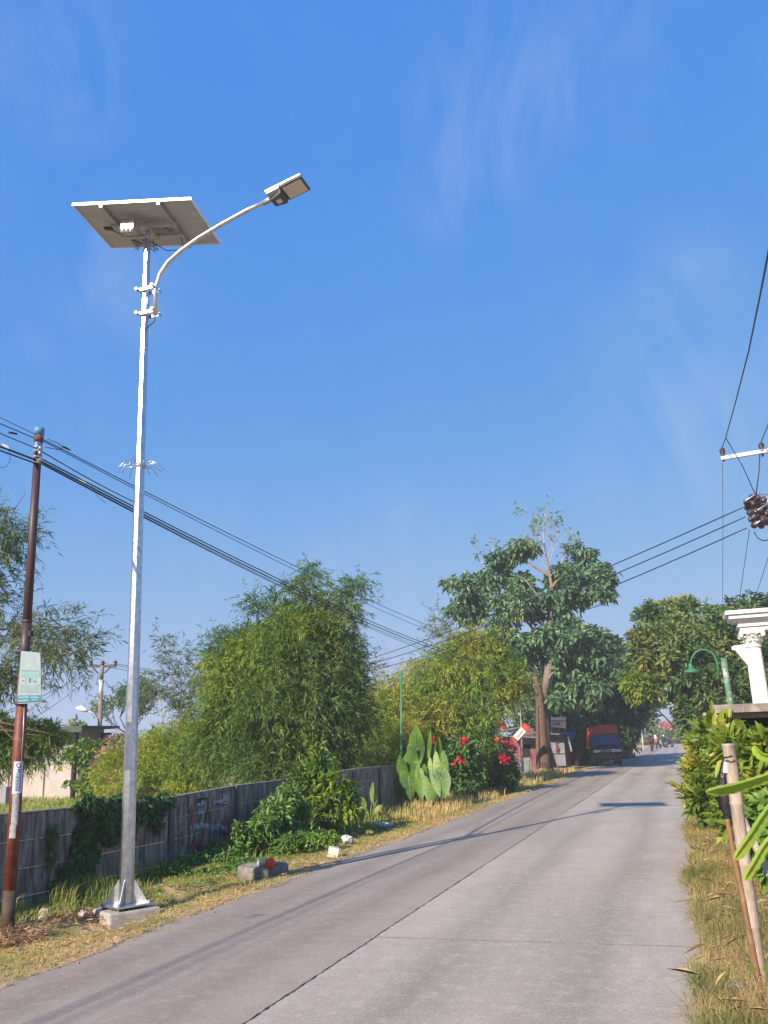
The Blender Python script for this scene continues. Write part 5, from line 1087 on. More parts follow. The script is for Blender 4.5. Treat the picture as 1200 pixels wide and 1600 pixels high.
# ------------------------------------------------------------------ small things on the left verge
def rock(name, px, py, wpx, hpx, m, label, cat='rock', group=None, Z=-.06):
    c = at(px, py, Z=Z); s = dist(c)/FPX; bm = bmesh.new(); bmesh.ops.create_icosphere(bm, subdivisions=2, radius=1)
    sx, sz = wpx*s/2, hpx*s*.6
    ph = [rnd.uniform(0, 6) for _ in range(6)]
    for v in bm.verts:
        k = 1+.22*math.sin(v.co.x*4+ph[0])*math.sin(v.co.y*4+ph[1])+.15*math.sin(v.co.z*6+ph[2]+v.co.x*3)+rnd.uniform(-.06, .06); v.co = Vector((v.co.x*sx*k, v.co.y*sx*.8*k, v.co.z*sz*k))
    me = bpy.data.meshes.new(name); bm.to_mesh(me); bm.free(); o = link(name, me, m); o.location = (c.x, c.y, Z+sz*.45); return tag(o, label, cat, group)
rock('rock', 70, 1434, 22, 16, M['rubble'], 'pale pointed rubble stone near the foot of the rust red pole')
rock('rock', 129, 1432, 15, 10, M['rubble'], 'pinkish rubble stone just left of the lamp footing')
rock('rock', 58, 1462, 12, 7, M['stone'], 'small grey stone in the grass right of the rust red pole foot')
rock('rock', 183, 1467, 14, 5, M['rubble'], 'flat pale stone lying at the road edge below the lamp footing', Z=0)
rock('rock', 30, 1484, 12, 5, M['stone'], 'flat grey stone in the yellow grass at the left edge', Z=-.03)
rock('rock', 168, 1462, 10, 5, M['rubble'], 'tiny pale stone under the corner of the lamp footing', Z=-.03)
rock('rock', 1150, 1545, 32, 12, M['stone'], 'flat grey stone in the right verge left of the bamboo post foot', Z=.05)
c = at(398, 1374, Z=-.03)
cr = thing('manhole_ring', (c.x, c.y, -.05), 'round concrete well ring sunk in the left verge beside the road', 'concrete ring')
MB().lathe((c.x, c.y+.25, -.12), [(.33, 0), (.34, .2), (.33, .235), (.31, .245), (.26, .245)], 28).build('ring', M['stone'], cr); 
MB().lathe((c.x+.0, c.y+.25, .126), [(.25, 0), (.24, .012), (.03, .016)], 24).build('lid', M['stone'], cr)
c = at(490, 1312, Z=-.05); tag(MB().lathe((c.x, c.y+.2, -.1), [(.34, 0), (.35, .13), (.33, .15), (.05, .155)], 24).build('drain_cover', M['stone']), 'flat round grey drain cover half hidden in the weeds below the shrub', 'drain cover')
c = at(521, 1332, Y=13.1)
tag(MB().box((c.x, c.y, c.z+.0), (.16, .13, .15), Matrix.Rotation(R(14), 3, 'Y') @ Matrix.Rotation(R(20), 3, 'Z')).build('white_box', M['boxwhite'], bevel=.006), 'small white box dropped on the grass at the road edge', 'box')
def crumple(px, py, sx, sz, m, name, label, cat, Z=-.02):
    c = at(px, py, Z=Z); bm = bmesh.new(); bmesh.ops.create_icosphere(bm, subdivisions=3, radius=1); ph = [rnd.uniform(0, 6) for _ in range(9)]
    for v in bm.verts:
        p = v.co.copy(); k = 1+.3*abs(math.sin(p.x*5+ph[0])*math.cos(p.y*4+ph[1]))+.2*abs(math.sin(p.z*9+ph[3]+p.x*4))-.2+rnd.uniform(-.08, .08); v.co = Vector((p.x*sx*k, p.y*sx*.7*k, p.z*sz*k))
    me = bpy.data.meshes.new(name); bm.to_mesh(me); bm.free(); o = link(name, me, m); o.location = (c.x, c.y, Z+sz*.7); return tag(o, label, cat)
crumple(541, 1316, .12, .07, M['bag'], 'plastic_bag', 'crumpled clear white plastic bag just behind the white box', 'plastic bag')
crumple(601, 1292, .16, .06, M['bag'], 'plastic_bag', 'white plastic bag lying in the grass left of the green post', 'plastic bag')
crumple(752, 1242, .12, .06, M['bag'], 'plastic_bag', 'tiny white bag at the foot of the flowering bushes', 'plastic bag')
crumple(422, 1353, .07, .055, M['redplastic'], 'food_wrapper', 'orange red wrapper resting on the concrete ring', 'wrapper', Z=.14)
crumple(408, 1352, .045, .04, M['bag'], 'plastic_cup', 'small cloudy plastic cup left of the orange red wrapper', 'cup', Z=.14)

# ------------------------------------------------------------------ grass
# light air between the lens and the far trees
if True:
    hz_ = MB().box((-40, 146, 10.3), (584, 416, 22.8)).build('haze', None); tag(hz_, kind='stuff', label='thin pale haze in the air over the road', cat='haze')
    hm = bpy.data.materials.new('air'); hm.use_nodes = True; hn = hm.node_tree.nodes; hn.clear(); pv = hn.new('ShaderNodeVolumePrincipled'); pv.inputs['Color'].default_value = (.88, .94, 1, 1); pv.inputs['Density'].default_value = .0012; pv.inputs['Anisotropy'].default_value = 0; ho = hn.new('ShaderNodeOutputMaterial'); hm.node_tree.links.new(pv.outputs[0], ho.inputs['Volume']); hz_.data.materials.append(hm)
def inroad(x, y): return (x > -4.9) & (x < -.14)
def grass(name, label, x0, x1, y0, y1, n, hgt, m, dens=None, lean=.45, wd=.006, parent=None, cat='grass', seg=2, mind=0):
    k = int(n*1.0); x = x0+(x1-x0)*rng.random(k); y = y0+(y1-y0)*rng.random(k)**1.35
    if dens is not None: ok = rng.random(k) < dens(x, y); x, y = x[ok], y[ok]
    clr = ((x+5.9)**2/.10+(y-8.45)**2/.20) > 1; x, y = x[clr], y[clr]
    k = len(x); z = np.maximum(gz(x, y), .0 if False else -.2); z = np.where(z < -.11, .0, z)
    d = rng.normal(size=(k, 2)); d /= np.linalg.norm(d, axis=1, keepdims=True); h = hgt*(.45+.75*rng.random(k)**1.5); ln = lean*(.3+rng.random(k)*1.3)
    side = np.stack([-d[:, 1], d[:, 0]], 1); sc_ = 1+np.clip((y-8)/14, 0, 3.2); w_ = wd*(.7+.6*rng.random(k))*sc_
    B0 = np.stack([x, y, z-.01], 1); S3 = np.concatenate([side, np.zeros((k, 1))], 1); D3 = np.concatenate([d, np.zeros((k, 1))], 1); Zv = np.array([[0, 0, 1.]])
    M1 = B0+D3*(h*ln*.35)[:, None]+Zv*(h*.62)[:, None]; T = B0+D3*(h*ln*1.1)[:, None]+Zv*(h*(1-.25*ln))[:, None]
    V = np.stack([B0-S3*w_[:, None]/2, B0+S3*w_[:, None]/2, M1+S3*w_[:, None]*.4, M1-S3*w_[:, None]*.4, T], 1).reshape(-1, 3); i = np.arange(k)[:, None]*5
    F = np.concatenate([i+np.array([[0, 1, 2]]), i+np.array([[0, 2, 3]]), i+np.array([[3, 2, 4]])], 0)
    o = npmesh(name, V, F, m, None); tag(o, label, cat, kind='stuff'); return o
def blot(x, y, s, ph=0): return .5+.5*np.sin(x*s*1.3+ph+np.sin(y*s*.7+ph))*np.sin(y*s*.9+ph*2+np.sin(x*s*1.1))
edgeL = lambda x: np.clip((-4.90-x)/.12, 0, 1)
grass('dry_verge_grass', 'short straw yellow grass on the left verge next to the road', -7.5, -4.80, 4.5, 48, 170000, .055, M['grassdry'], lambda x, y: edgeL(x)*np.clip(1.15-(-5.2-x)*.66+.5*(blot(x, y, 1.5)-.5), .12, 1)*(.25+.75*blot(x, y, 3, 1)), 1.9, .0065)
grass('green_verge_grass', 'short green grass on the left verge towards the fence', -7.55, -4.95, 4.5, 48, 170000, .06, M['grassgreen'], lambda x, y: np.clip((-5.1-x)*1.1+.25*(blot(x, y, 1.7, 2)-.3), .03, 1)*(.3+.7*blot(x, y, 2.3, 3)), 1.5, .0065)
grass('tall_dry_grass', 'taller dry grass in front of the stalls and the bushes', -7.2, -5.2, 20, 50, 26000, .32, M['grassdry'], lambda x, y: np.clip((-5.4-x)*1.2, 0, 1)*blot(x, y, 1, 1), .4, .008)
grass('tufts', 'ragged taller grass tufts along the foot of the fence', -7.5, -6.3, 7, 26, 14000, .24, M['grassgreen'], lambda x, y: (blot(x, y, 2.2, 5) > .55)*1.0*np.clip((-6.4-x)*1.6, .1, 1), .6, .007)
# broad leaved ground cover
k = 26000; x = -7.5+2.1*rng.random(k); y = 7.5+22*rng.random(k)**1.3; ok = rng.random(k) < np.clip((-5.75-x)*.8, 0, 1)*np.clip(blot(x, y, 1.6, 4)*1.6-.35, 0, 1)*np.clip((y-8.5)/3, .25, 1); x, y = x[ok], y[ok]; k = len(x)
P = np.stack([x, y, gz(x, y)+rng.random(k)*.13*blot(x, y, 1.6, 4)+.02], 1); o = npmesh('ground_cover', *leaves(P, rdir(k)*np.array([1, 1, .4]), rdir(k)*.5+np.array([0, 0, 1.]), .04+.04*rng.random(k), .03+.02*rng.random(k), .15, .05, True), M['weed']); tag(o, 'low broad leaved weeds covering the ground below the fence', 'weeds', kind='stuff')
# right verge
redge = lambda x, y: np.clip((x-(-.15-.03*np.sin(y*3)-.05*np.sin(y*1.1+2)))/.1, 0, 1)
grass('long_right_grass', 'long mixed green and straw grass on the right verge', -.22, 1.7, 3.6, 20, 90000, .17, M['grasslong'], lambda x, y: redge(x, y)*(.25+.75*blot(x, y, 2.4, 1))*np.where(y > 12, .55, 1), 1.5, .0042)
grass('dry_right_grass', 'matted dry grass under the long grass on the right verge', -.22, 1.8, 3.6, 24, 90000, .07, M['grassdry'], lambda x, y: redge(x, y)*(.3+.7*blot(x, y, 2, 3)), 1.6, .005)
grass('field_grass', 'dry field grass between the fence and the plastered building', -34, -8, 14, 32, 70000, .22, M['grassgreen'], lambda x, y: .35+.65*blot(x, y, .8, 2), .7, .010)
grass('field_dry_grass', 'straw coloured grass beyond the fence', -30, -8, 9, 24, 40000, .12, M['grassdry'], lambda x, y: .35+.65*blot(x, y, 1.2, 1), .9, .009)
# long loose straw stalks
k = 420; x = -.12+1.7*rng.random(k); y = 3.6+11*rng.random(k); P = np.stack([x, y, gz(x, y)+.02+.10*rng.random(k)], 1)
D = rdir(k)*np.array([1, 1, .45])+np.array([0, 0, .35]); o = npmesh('straw_stalks', *leaves(P, D, rdir(k), .10+.16*rng.random(k), .0022+.0018*rng.random(k), .1, .25), M['strawpale']); tag(o, 'loose bent straw stalks over the right verge grass', 'straw', kind='stuff')
k = 1300; x = -5.0-1.6*rng.random(k); y = 5+20*rng.random(k)**1.3; P = np.stack([x, y, gz(x, y)+.01+.04*rng.random(k)], 1)
D = rdir(k)*np.array([1, 1, .3])+np.array([0, 0, .15]); o = npmesh('straw_stalks', *leaves(P, D, rdir(k), .06+.10*rng.random(k), .003+.003*rng.random(k), .1, .2), M['strawpale']); tag(o, 'loose straw lying on the left verge beside the road', 'straw', kind='stuff')
# straw heap by the rusty pole
c = at(18, 1462, Z=-.05); k = 1500; rr_ = np.sqrt(rng.random(k))*.32; a = rng.random(k)*2*math.pi
P = np.stack([c.x+.05+np.cos(a)*rr_, c.y+np.sin(a)*rr_*.9, -.08+(.45-rr_)*.30*rng.random(k)], 1); o = npmesh('straw_heap', *leaves(P, rdir(k)*np.array([1, 1, .25]), rdir(k)+np.array([0, 0, 1.]), .09+.08*rng.random(k), .006+.006*rng.random(k), .1, .1), M['straw']); tag(o, 'heap of brown dead grass at the foot of the rust red pole', 'straw heap', kind='stuff')
c = at(100, 1440, Z=-.08); k = 900; P = np.stack([c.x+rng.normal(size=k)*.22, c.y+.3+rng.normal(size=k)*.2, -.08+rng.random(k)*.04], 1); o = npmesh('dead_grass', *leaves(P, rdir(k)*np.array([1, 1, .25]), rdir(k)+np.array([0, 0, 1.]), .09+.08*rng.random(k), .006+.006*rng.random(k), .1, .1), M['straw']); tag(o, 'dead brown grass mat left of the lamp footing', 'dead grass', kind='stuff')
# gravel along the left road edge
k = 900; x = -4.99+rng.normal(size=k)*.07; y = 4.5+22*rng.random(k); s_ = .004+.010*rng.random(k)**3
b = MB()
for xi, yi, si in zip(x, y, s_):
    if si > .005: b.hexa([(xi-si, yi-si, 0), (xi+si, yi-si*.8, 0), (xi+si*.8, yi+si, 0), (xi-si, yi+si*.7, 0)], [(xi-si*.6, yi-si*.5, si*1.1), (xi+si*.5, yi-si*.6, si), (xi+si*.5, yi+si*.6, si*1.2), (xi-si*.5, yi+si*.5, si)])
k2 = 500
for _ in range(k2):
    xi = .1+rnd.random()*.9; yi = 13+rnd.random()*10; si = .01+.02*rnd.random(); z_ = gzs(xi, yi)-.004
    b.hexa([(xi-si, yi-si, z_), (xi+si, yi-si*.8, z_), (xi+si*.8, yi+si, z_), (xi-si, yi+si*.7, z_)], [(xi-si*.6, yi-si*.5, z_+si*1.1), (xi+si*.5, yi-si*.6, z_+si), (xi+si*.5, yi+si*.6, z_+si*1.2), (xi-si*.5, yi+si*.5, z_+si)])
gr = b.build('gravel', M['stone']); tag(gr, 'loose pale grit along both edges of the road', 'gravel', kind='stuff')

# ------------------------------------------------------------------ thin green lamp posts
def arch_lamp(label, base, post_top, r, ptsarm, shade, postm, armm, brk, par_y, shadem='greenpaint'):
    t = thing('arched_lamp_post', base, label, 'lamp post', 'green lamp posts with an arched arm')
    MB().tube([base, Vector(base).lerp(post_top, .5), post_top], [r, r*.97, r*.93], 12).build('post', M[postm], t)
    MB().tube(ptsarm, .009 if r < .05 else .017, 8).build('arched_arm', M[armm], t)
    for a_, b_ in brk: MB().tube([a_, b_], .012, 6).build('bracket', M[armm], t)
    kq = .55 if r < .05 else 1
    if shade is not None: MB().lathe(shade-Vector((0, 0, .0)), [(a_*kq, b_*kq) for a_, b_ in [(.16, -.02), (.15, 0), (.07, .05), (.04, .07), (.035, .13), (.02, .16)]], 16).build('lamp_shade', M[shadem], t)
    return t
gb = at(627, 1262, Z=-.05); gy = gb.y
arch_lamp('thin green pipe lamp post with a pale arched arm left of the elephant ear plant', gb, at(627, 1049, Y=gy), .034, [at(x, y, Y=gy) for x, y in ((633, 1082), (633.5, 1060), (635, 1048), (640, 1041), (646, 1039), (654, 1040), (660, 1045), (663, 1052), (664, 1057))], None, 'greenpaint', 'greywire', [(at(627, 1060, Y=gy), at(633, 1060, Y=gy)), (at(627, 1074, Y=gy), at(633, 1074, Y=gy))], gy)
gy = 19
gt = at(1130.5, 1028, Y=gy); gbx = Vector((gt.x+.03, gy, 0))
arch_lamp('flaking green wooden lamp post with a green bell shade in front of the right tree', gbx, gt, .062, [at(x, y, Y=gy) for x, y in ((1123, 1056), (1121, 1040), (1119, 1030), (1113, 1020), (1104, 1015.5), (1095, 1015), (1087, 1019), (1081, 1027), (1079, 1036), (1080, 1042))], at(1080, 1049, Y=gy), 'greenwood', 'greenpaint', [(at(1120, 1036, Y=gy), at(1131, 1036, Y=gy)), (at(1122, 1053, Y=gy), at(1133, 1052, Y=gy))], gy)

# ------------------------------------------------------------------ white classical gate
gy = 16
gt_ = thing('gate_portal', (at(1188, 1050, Y=gy).x+.15, gy, 0), 'white classical portal with a fluted column at the right edge', 'gate')
cx_ = at(1176.5, 1010, Y=gy).x; zc0 = at(1178, 1011, Y=gy).z; zc1 = at(1172, 988, Y=gy).z
def fluted(cx, cy, z0, z1, r0, r1, n=20):
    vs = []; m_ = n*4; 
    for z, r in ((z0, r0), ((z0+z1)/2, (r0+r1)/2*1.01), (z1, r1)):
        for j in range(m_):
            a = 2*math.pi*j/m_; q = r*(1-.055*(j % 4 in (1, 2))); vs.append((cx+math.cos(a)*q, cy+math.sin(a)*q, z))
    return MB().add(vs, [(i*m_+j, i*m_+(j+1) % m_, (i+1)*m_+(j+1) % m_, (i+1)*m_+j) for i in range(2) for j in range(m_)]+[tuple(range(m_))[::-1], tuple(2*m_+j for j in range(m_))])
fluted(cx_, gy, .25, zc0, .148, .122).build('column_shaft', M['whitepaint'], gt_)
MB().box((cx_, gy, .1), (.42, .42, .3)).build('column_base', M['whitepaint'], gt_, bevel=.02)
MB().lathe((cx_, gy, zc0-.015), [(.125, 0), (.145, .015), (.145, .03), (.125, .04)], 24).build('astragal', M['whitepaint'], gt_)
MB().lathe((cx_, gy, zc0+.02), [(.12, 0), (.135, .08), (.165, .17), (.18, .2)], 24).build('capital_bell', M['whitepaint'], gt_)
MB().box((cx_, gy, zc0+.235), (.40, .40, .045)).build('abacus', M['whitepaint'], gt_, bevel=.01)
for ring, (rz_, rr_, hh_) in enumerate(((zc0+.02, .12, .09), (zc0+.08, .13, .10), (zc0+.14, .155, .08))):
    for j in range(10):
        a = 2*math.pi*(j+.5*ring)/10; d = Vector((math.cos(a), math.sin(a), 0)); s_ = Vector((-d.y, d.x, 0)); c = Vector((cx_, gy, rz_))
        pts = [c+d*rr_, c+d*(rr_+.015)+Vector((0, 0, hh_*.6)), c+d*(rr_+.05)+Vector((0, 0, hh_*.95)), c+d*(rr_+.065)+Vector((0, 0, hh_*.75))]
        vs = []; 
        for i, p in enumerate(pts): wv = (.035, .045, .035, .012)[i]; vs += [p-s_*wv, p+d*.012, p+s_*wv]
        MB().add(vs, [(3*i+q, 3*i+q+1, 3*i+q+4, 3*i+q+3) for i in range(3) for q in range(2)], True).build('acanthus_leaf', M['whitepaint'], gt_)
for sx in (-1, 1):
    for sy in (-1, 1): MB().lathe((cx_+sx*.17, gy+sy*.17, zc0+.19), [(.01, -.03), (.04, -.02), (.04, .02), (.01, .03)], 12, axis=(sx, -sy, 0)).build('volute', M['whitepaint'], gt_)
zc1 = zc0+.26
# entablature steps
for z0, z1, o in ((zc1, zc1+.07, .0), (zc1+.07, zc1+.09, .04), (zc1+.09, zc1+.17, .02), (zc1+.17, zc1+.20, .10), (zc1+.20, zc1+.27, .16), (zc1+.27, zc1+.34, .21)):
    MB().box((cx_+1.5-.0, gy, (z0+z1)/2), (3.0+.36+2*o, .36+2*o, z1-z0-.002)).build('entablature_moulding', M['whitepaint'], gt_, bevel=.008)
# scroll bracket on the left of the capital
br = [(-.12, .05), (-.30, .045), (-.345, .02), (-.34, -.03), (-.29, -.04), (-.25, -.10), (-.20, -.19), (-.16, -.25), (-.125, -.31)]
MB().poly([(cx_+x, gy-.05, zc0+z+.0) for x, z in br], .10, (0, 1, 0)).build('scroll_bracket', M['whitepaint'], gt_, bevel=.01)
fluted(cx_+3, gy, .25, zc0, .148, .122).build('column_shaft', M['whitepaint'], gt_)

# ------------------------------------------------------------------ hut roof on the right
hy = 12.5
ht = thing('roadside_hut', (at(1150, 1110, Y=hy).x+.6, hy, 0), 'small hut roof of fibre cement sheet rising out of the yellow green bushes', 'hut')
a0, a1 = at(1113, 1101, Y=hy-.3), at(1113, 1114, Y=hy-.6)
nC = 34; vs = []
for i in range(nC+1):
    x = a0.x+i*.055; zz_ = .012*math.cos(i*math.pi/1.5)
    vs += [(x, hy-.6, a1.z+zz_+.0), (x, hy+1.3, a1.z+.13+zz_)]
MB().add(vs, [(2*i, 2*i+2, 2*i+3, 2*i+1) for i in range(nC)], True).build('roof_sheet', M['asbestos'], ht)
MB().beam((a0.x, hy-.62, a1.z+.045), (a0.x+2, hy-.62, a1.z+.03), .03, .10).build('fascia_board', M['asbestos'], ht)
MB().beam((a0.x+.0, hy-.3, a1.z-.05), (a0.x+2, hy-.3, a1.z-.06), .05, .05).build('purlin', M['drybamboo'], ht)
MB().beam((a0.x-.12, hy, a1.z-.0), (a0.x+1, hy, a1.z-.02), .04, .04).build('purlin', M['twig'], ht)
for x in (.25, 1.6): MB().beam((a0.x+x, hy-.25, 0), (a0.x+x, hy-.25, a1.z-.06), .06, .06, up=(0, 1, 0)).build('hut_post', M['redbamboo'], ht)
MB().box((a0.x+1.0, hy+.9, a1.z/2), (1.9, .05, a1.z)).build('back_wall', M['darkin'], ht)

# ------------------------------------------------------------------ yellow green bushes on the right
def crbush(lab, spec, nobj, ntw, base):
    return shrub('garden_bush', lab, base, spec, nobj, ntw, 6, .21, .075, 'croton', 9, 'bush', 'bark', spread=.8, droop=.12, cup=.8, inner=.6, clump=.2, per=10)
crbush('yellow green bush at the road edge nearest the road on the right', [lobe(*q, 16.5+q_) for q, q_ in (((1102, 1182, 22, 24), 0), ((1100, 1215, 22, 28), 0), ((1114, 1168, 24, 22), 0), ((1108, 1250, 24, 28), -.3), ((1128, 1210, 26, 40), 0), ((1097, 1158, 10, 10), .3), ((1128, 1265, 24, 22), -.4))], 120, 950, (at(1110, 1292, Z=.03).x, 16.5, .03))
crbush('yellow green bush under the hut roof behind the bamboo posts', [lobe(*q, 11.2+q_) for q, q_ in (((1150, 1162, 24, 20), 0), ((1185, 1168, 26, 26), 0), ((1205, 1172, 30, 36), 0), ((1180, 1190, 34, 36), .3), ((1150, 1200, 24, 34), .4), ((1205, 1230, 36, 36), 0), ((1165, 1245, 26, 30), .3), ((1195, 1280, 34, 36), 0), ((1150, 1270, 18, 22), .4), ((1120, 1140, 12, 14), .5))], 150, 900, (at(1180, 1330, Y=11.2).x, 11.2, .05))
g0 = at(1190, 1330, Z=.05)
shrub('dark_bush', 'dark leaves low in the shade right of the bamboo post', (g0.x+.1, g0.y+.3, .03), [lobe(*q, 8.6) for q in ((1190, 1310, 26, 24), (1205, 1350, 24, 22), (1180, 1285, 20, 18), (1200, 1270, 26, 22))], 30, 260, 5, .12, .06, 'weed', 5, 'bush')
c = at(1126, 1285, Y=12.5); lt = thing('young_plant', (c.x, 12.5, .03), 'small plant with lime yellow leaves at the foot of the road edge bush', 'plant')
for i in range(9): a = i*2.4; leafobj('leaf', c+Vector((0, 0, .04)), (math.cos(a), math.sin(a), .25), (0, 0, 1), .17, .075, M['yelltree'], lt, 'lance', bend=.8)
MB().tube([(c.x, 12.5, .0), c+Vector((0, 0, .05))], .01, 6).build('stem', M['stalk'], lt)

# ------------------------------------------------------------------ bamboo posts, bag, cactus
def bambpole(name, label, P0, P1, r0, r1, m, nodes=5, cat='bamboo post'):
    t = thing(name, P0, label, cat); P0 = Vector(P0); P1 = Vector(P1); pts = []; rad = []
    for i in range(nodes+1):
        s = i/nodes; r = r0+(r1-r0)*s
        for ds, k in ((-.008, .97), (0, 1.09), (.008, .97)):
            if 0 <= s+ds <= 1: pts.append(P0.lerp(P1, s+ds)); rad.append(r*k)
    MB().tube(pts, rad, 16).build('culm', M[m], t); return t
p0 = at(1190, 1545, Z=.02); p1 = at(1138, 1162, Y=p0.y-.15)
bambpole('bamboo_post', 'thick weathered bamboo post leaning left at the right edge', p0, p1, .043, .042, 'drybamboo', 4)
p2 = at(1175, 1490, Y=p0.y-.05); p3 = at(1136, 1280, Y=p0.y-.1)
bambpole('bamboo_stick', 'thin orange brown bamboo stick leaning against the thick bamboo post', Vector((p2.x+.02, p2.y, .05)), p3+Vector((0, -.02, 0)), .019, .017, 'redbamboo', 4)
bambpole('bamboo_stick', 'grey bamboo pole slanting down to the right behind the thick post', at(1162, 1282, Y=7.6), at(1206, 1375, Y=7.2), .026, .028, 'drybamboo', 3)
bg_ = thing('black_bag', at(1134, 1180, Y=p0.y-.1), 'black plastic bag hanging from a cord on the thick bamboo post', 'bag')
rows = [(1136, 1181, 3), (1133, 1192, 6), (1131, 1208, 7), (1130, 1226, 9), (1132, 1243, 10), (1135, 1262, 9), (1138, 1275, 7), (1140, 1290, 5)]
vs = []; n_ = 14
for (x, y, w_) in rows:
    c = at(x, y, Y=p0.y+.02); s_ = dist(c)/FPX*w_
    for j in range(n_): a = 2*math.pi*j/n_; k_ = 1+.22*math.sin(j*2.7+y*.3)+rnd.uniform(-.08, .08); vs.append(c+Vector((math.cos(a)*s_*k_, math.sin(a)*s_*.5*k_, 0)))
MB().add(vs, [(i*n_+j, i*n_+(j+1) % n_, (i+1)*n_+(j+1) % n_, (i+1)*n_+j) for i in range(len(rows)-1) for j in range(n_)]+[tuple(range(n_)), tuple((len(rows)-1)*n_+j for j in range(n_))[::-1]], True).build('bag_body', M['blackbag'], bg_)
MB().tube([at(1131, 1184, Y=p0.y-.2), at(1138, 1183, Y=p0.y-.24), at(1144, 1181.5, Y=p0.y-.22)], .006, 5).build('cord', M['black'], bg_)
tag(MB().poly([at(1131, 1190, Y=p0.y-.17), at(1136, 1192, Y=p0.y-.17), at(1137, 1208, Y=p0.y-.17), at(1130, 1207, Y=p0.y-.17)], .01, (0, 1, 0)).build('paper_scrap', M['salmon']), 'pink and white scrap tucked between the black bag and the bamboo post', 'scrap')
def cactus(label, pts, wpx, Y0, par):
    """three ribbed, scalloped climbing cactus stem"""
    P = [at(x, y, Y=Yq) for x, y, Yq in pts]; dn = []; n_ = 40
    for i in range(n_+1):
        s = i/n_*(len(P)-1); k = min(int(s), len(P)-2); f = s-k
        a, b_ = P[k], P[k+1]; p_ = P[max(k-1, 0)]; q_ = P[min(k+2, len(P)-1)]
        dn.append(.5*((2*a)+(b_-p_)*f+(2*p_-5*a+4*b_-q_)*f*f+(3*a-p_-3*b_+q_)*f**3))
    vs = []; 
    for i, p in enumerate(dn):
        d = (dn[min(i+1, n_)]-dn[max(i-1, 0)]).normalized(); s1 = d.cross(Vector((0, 1, .0))).normalized(); s2 = d.cross(s1)
        tpr = min(1, (n_-i)/5+.02)**.6; r = wpx/2*dist(p)/FPX*tpr*(1+.10*math.sin(i*2.1)); c_ = r*.22
        for j in range(6):
            a = R(90+60*j)+R(8); q = r if j % 2 == 0 else c_; vs.append(p+(s1*math.sin(a)+s2*math.cos(a))*q)
    f = [(i*6+j, i*6+(j+1) % 6, (i+1)*6+(j+1) % 6, (i+1)*6+j) for i in range(n_) for j in range(6)]+[tuple(n_*6+j for j in range(6)), tuple(range(6))[::-1]]
    MB().add(vs, f, False).build('stem', M['cactus'], par)
cp = thing('climbing_cactus', (.75, 3.3, .05), 'near bright green ribbed cactus stems arching in from the right edge', 'cactus')
cactus('', [(1290, 1195, 3.3), (1240, 1202, 3.25), (1200, 1214, 3.2), (1150, 1229, 3.1), (1103, 1238, 3.0)], 19, 3, cp)
cactus('', [(1270, 1190, 3.3), (1235, 1228, 3.2), (1200, 1268, 3.1), (1172, 1310, 3.0), (1148, 1343, 2.95)], 19, 3, cp)
cactus('', [(1270, 1240, 3.3), (1235, 1280, 3.25), (1200, 1318, 3.2), (1180, 1350, 3.15), (1164, 1375, 3.1)], 19, 3, cp)
cactus('', [(1290, 1300, 3.4), (1250, 1220, 3.4), (1220, 1190, 3.4), (1190, 1180, 3.4), (1178, 1165, 3.4)], 16, 3, cp)
MB().tube([(.80, 3.35, 0), (.75, 3.35, .6), at(1270, 1215, Y=3.35)], [.03, .028, .02], 8).build('main_stem', M['cactus'], cp)
c = at(1200, 1540, Z=.04); lt = thing('young_plant', (c.x, c.y, .03), 'dark green broad leaves at the foot of the bamboo post by the right edge', 'plant')
for x, y in ((1172, 1500), (1178, 1520), (1196, 1505), (1190, 1530), (1205, 1490)):
    tip = at(x, y, Y=c.y-.05); leafobj('leaf', c, tip-c, (0, -1, .6), (tip-c).length, .07, M['weed'], lt, 'lance', bend=.3)
MB().tube([(c.x, c.y, 0), (c.x, c.y, .15)], .008, 5).build('stem', M['stalk'], lt)

# ------------------------------------------------------------------ stalls
def quad_wall(name, pts, m, par, th=.05, nrm=(0, 1, 0)): return MB().poly(pts, th, nrm).build(name, m, par)
SY = 49
st = thing('food_stall', at(812, 1200, Y=SY), 'ramshackle pink and grey food stall with tin roof left of the big tree trunk', 'stall'); st.location.z = 0
def sp(x, y, o=0): return at(x, y, Y=SY+o)
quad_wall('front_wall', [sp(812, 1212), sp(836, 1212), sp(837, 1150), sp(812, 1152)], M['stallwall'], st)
quad_wall('side_wall', [sp(770, 1205, 1.2), sp(812, 1212, .08), sp(812, 1152, .08), sp(772, 1150, 1.2)], M['stallpink'], st)
quad_wall('pink_board', [sp(829, 1208, -.06), sp(838, 1208, -.06), sp(838, 1158, -.06), sp(829, 1158, -.06)], M['stallpink'], st)
quad_wall('gable_board', [sp(815, 1148, -.1), sp(834, 1148, -.1), sp(834, 1138, -.1), sp(820, 1138, -.1)], M['stallpink'], st)
quad_wall('window_opening', [sp(817, 1183, -.05), sp(828, 1183, -.05), sp(828, 1163, -.05), sp(817, 1163, -.05)], M['darkin'], st)
quad_wall('teal_panel', [sp(817, 1207, -.06), sp(827, 1207, -.06), sp(827, 1187, -.06), sp(817, 1187, -.06)], M['tealpaint'], st)
quad_wall('canopy_board', [sp(819, 1160, -.5), sp(833, 1160, -.5), sp(833, 1152, -.5), sp(819, 1152, -.5)], M['tin'], st)
MB().hexa([sp(766, 1146, -.6), sp(812, 1137.5, -.6), sp(836, 1139, 1.8), sp(775, 1144, 2.2)], [sp(766, 1144, -.6), sp(812, 1135.5, -.6), sp(836, 1137, 1.8), sp(775, 1142, 2.2)]).build('roof_sheet', M['tin'], st)
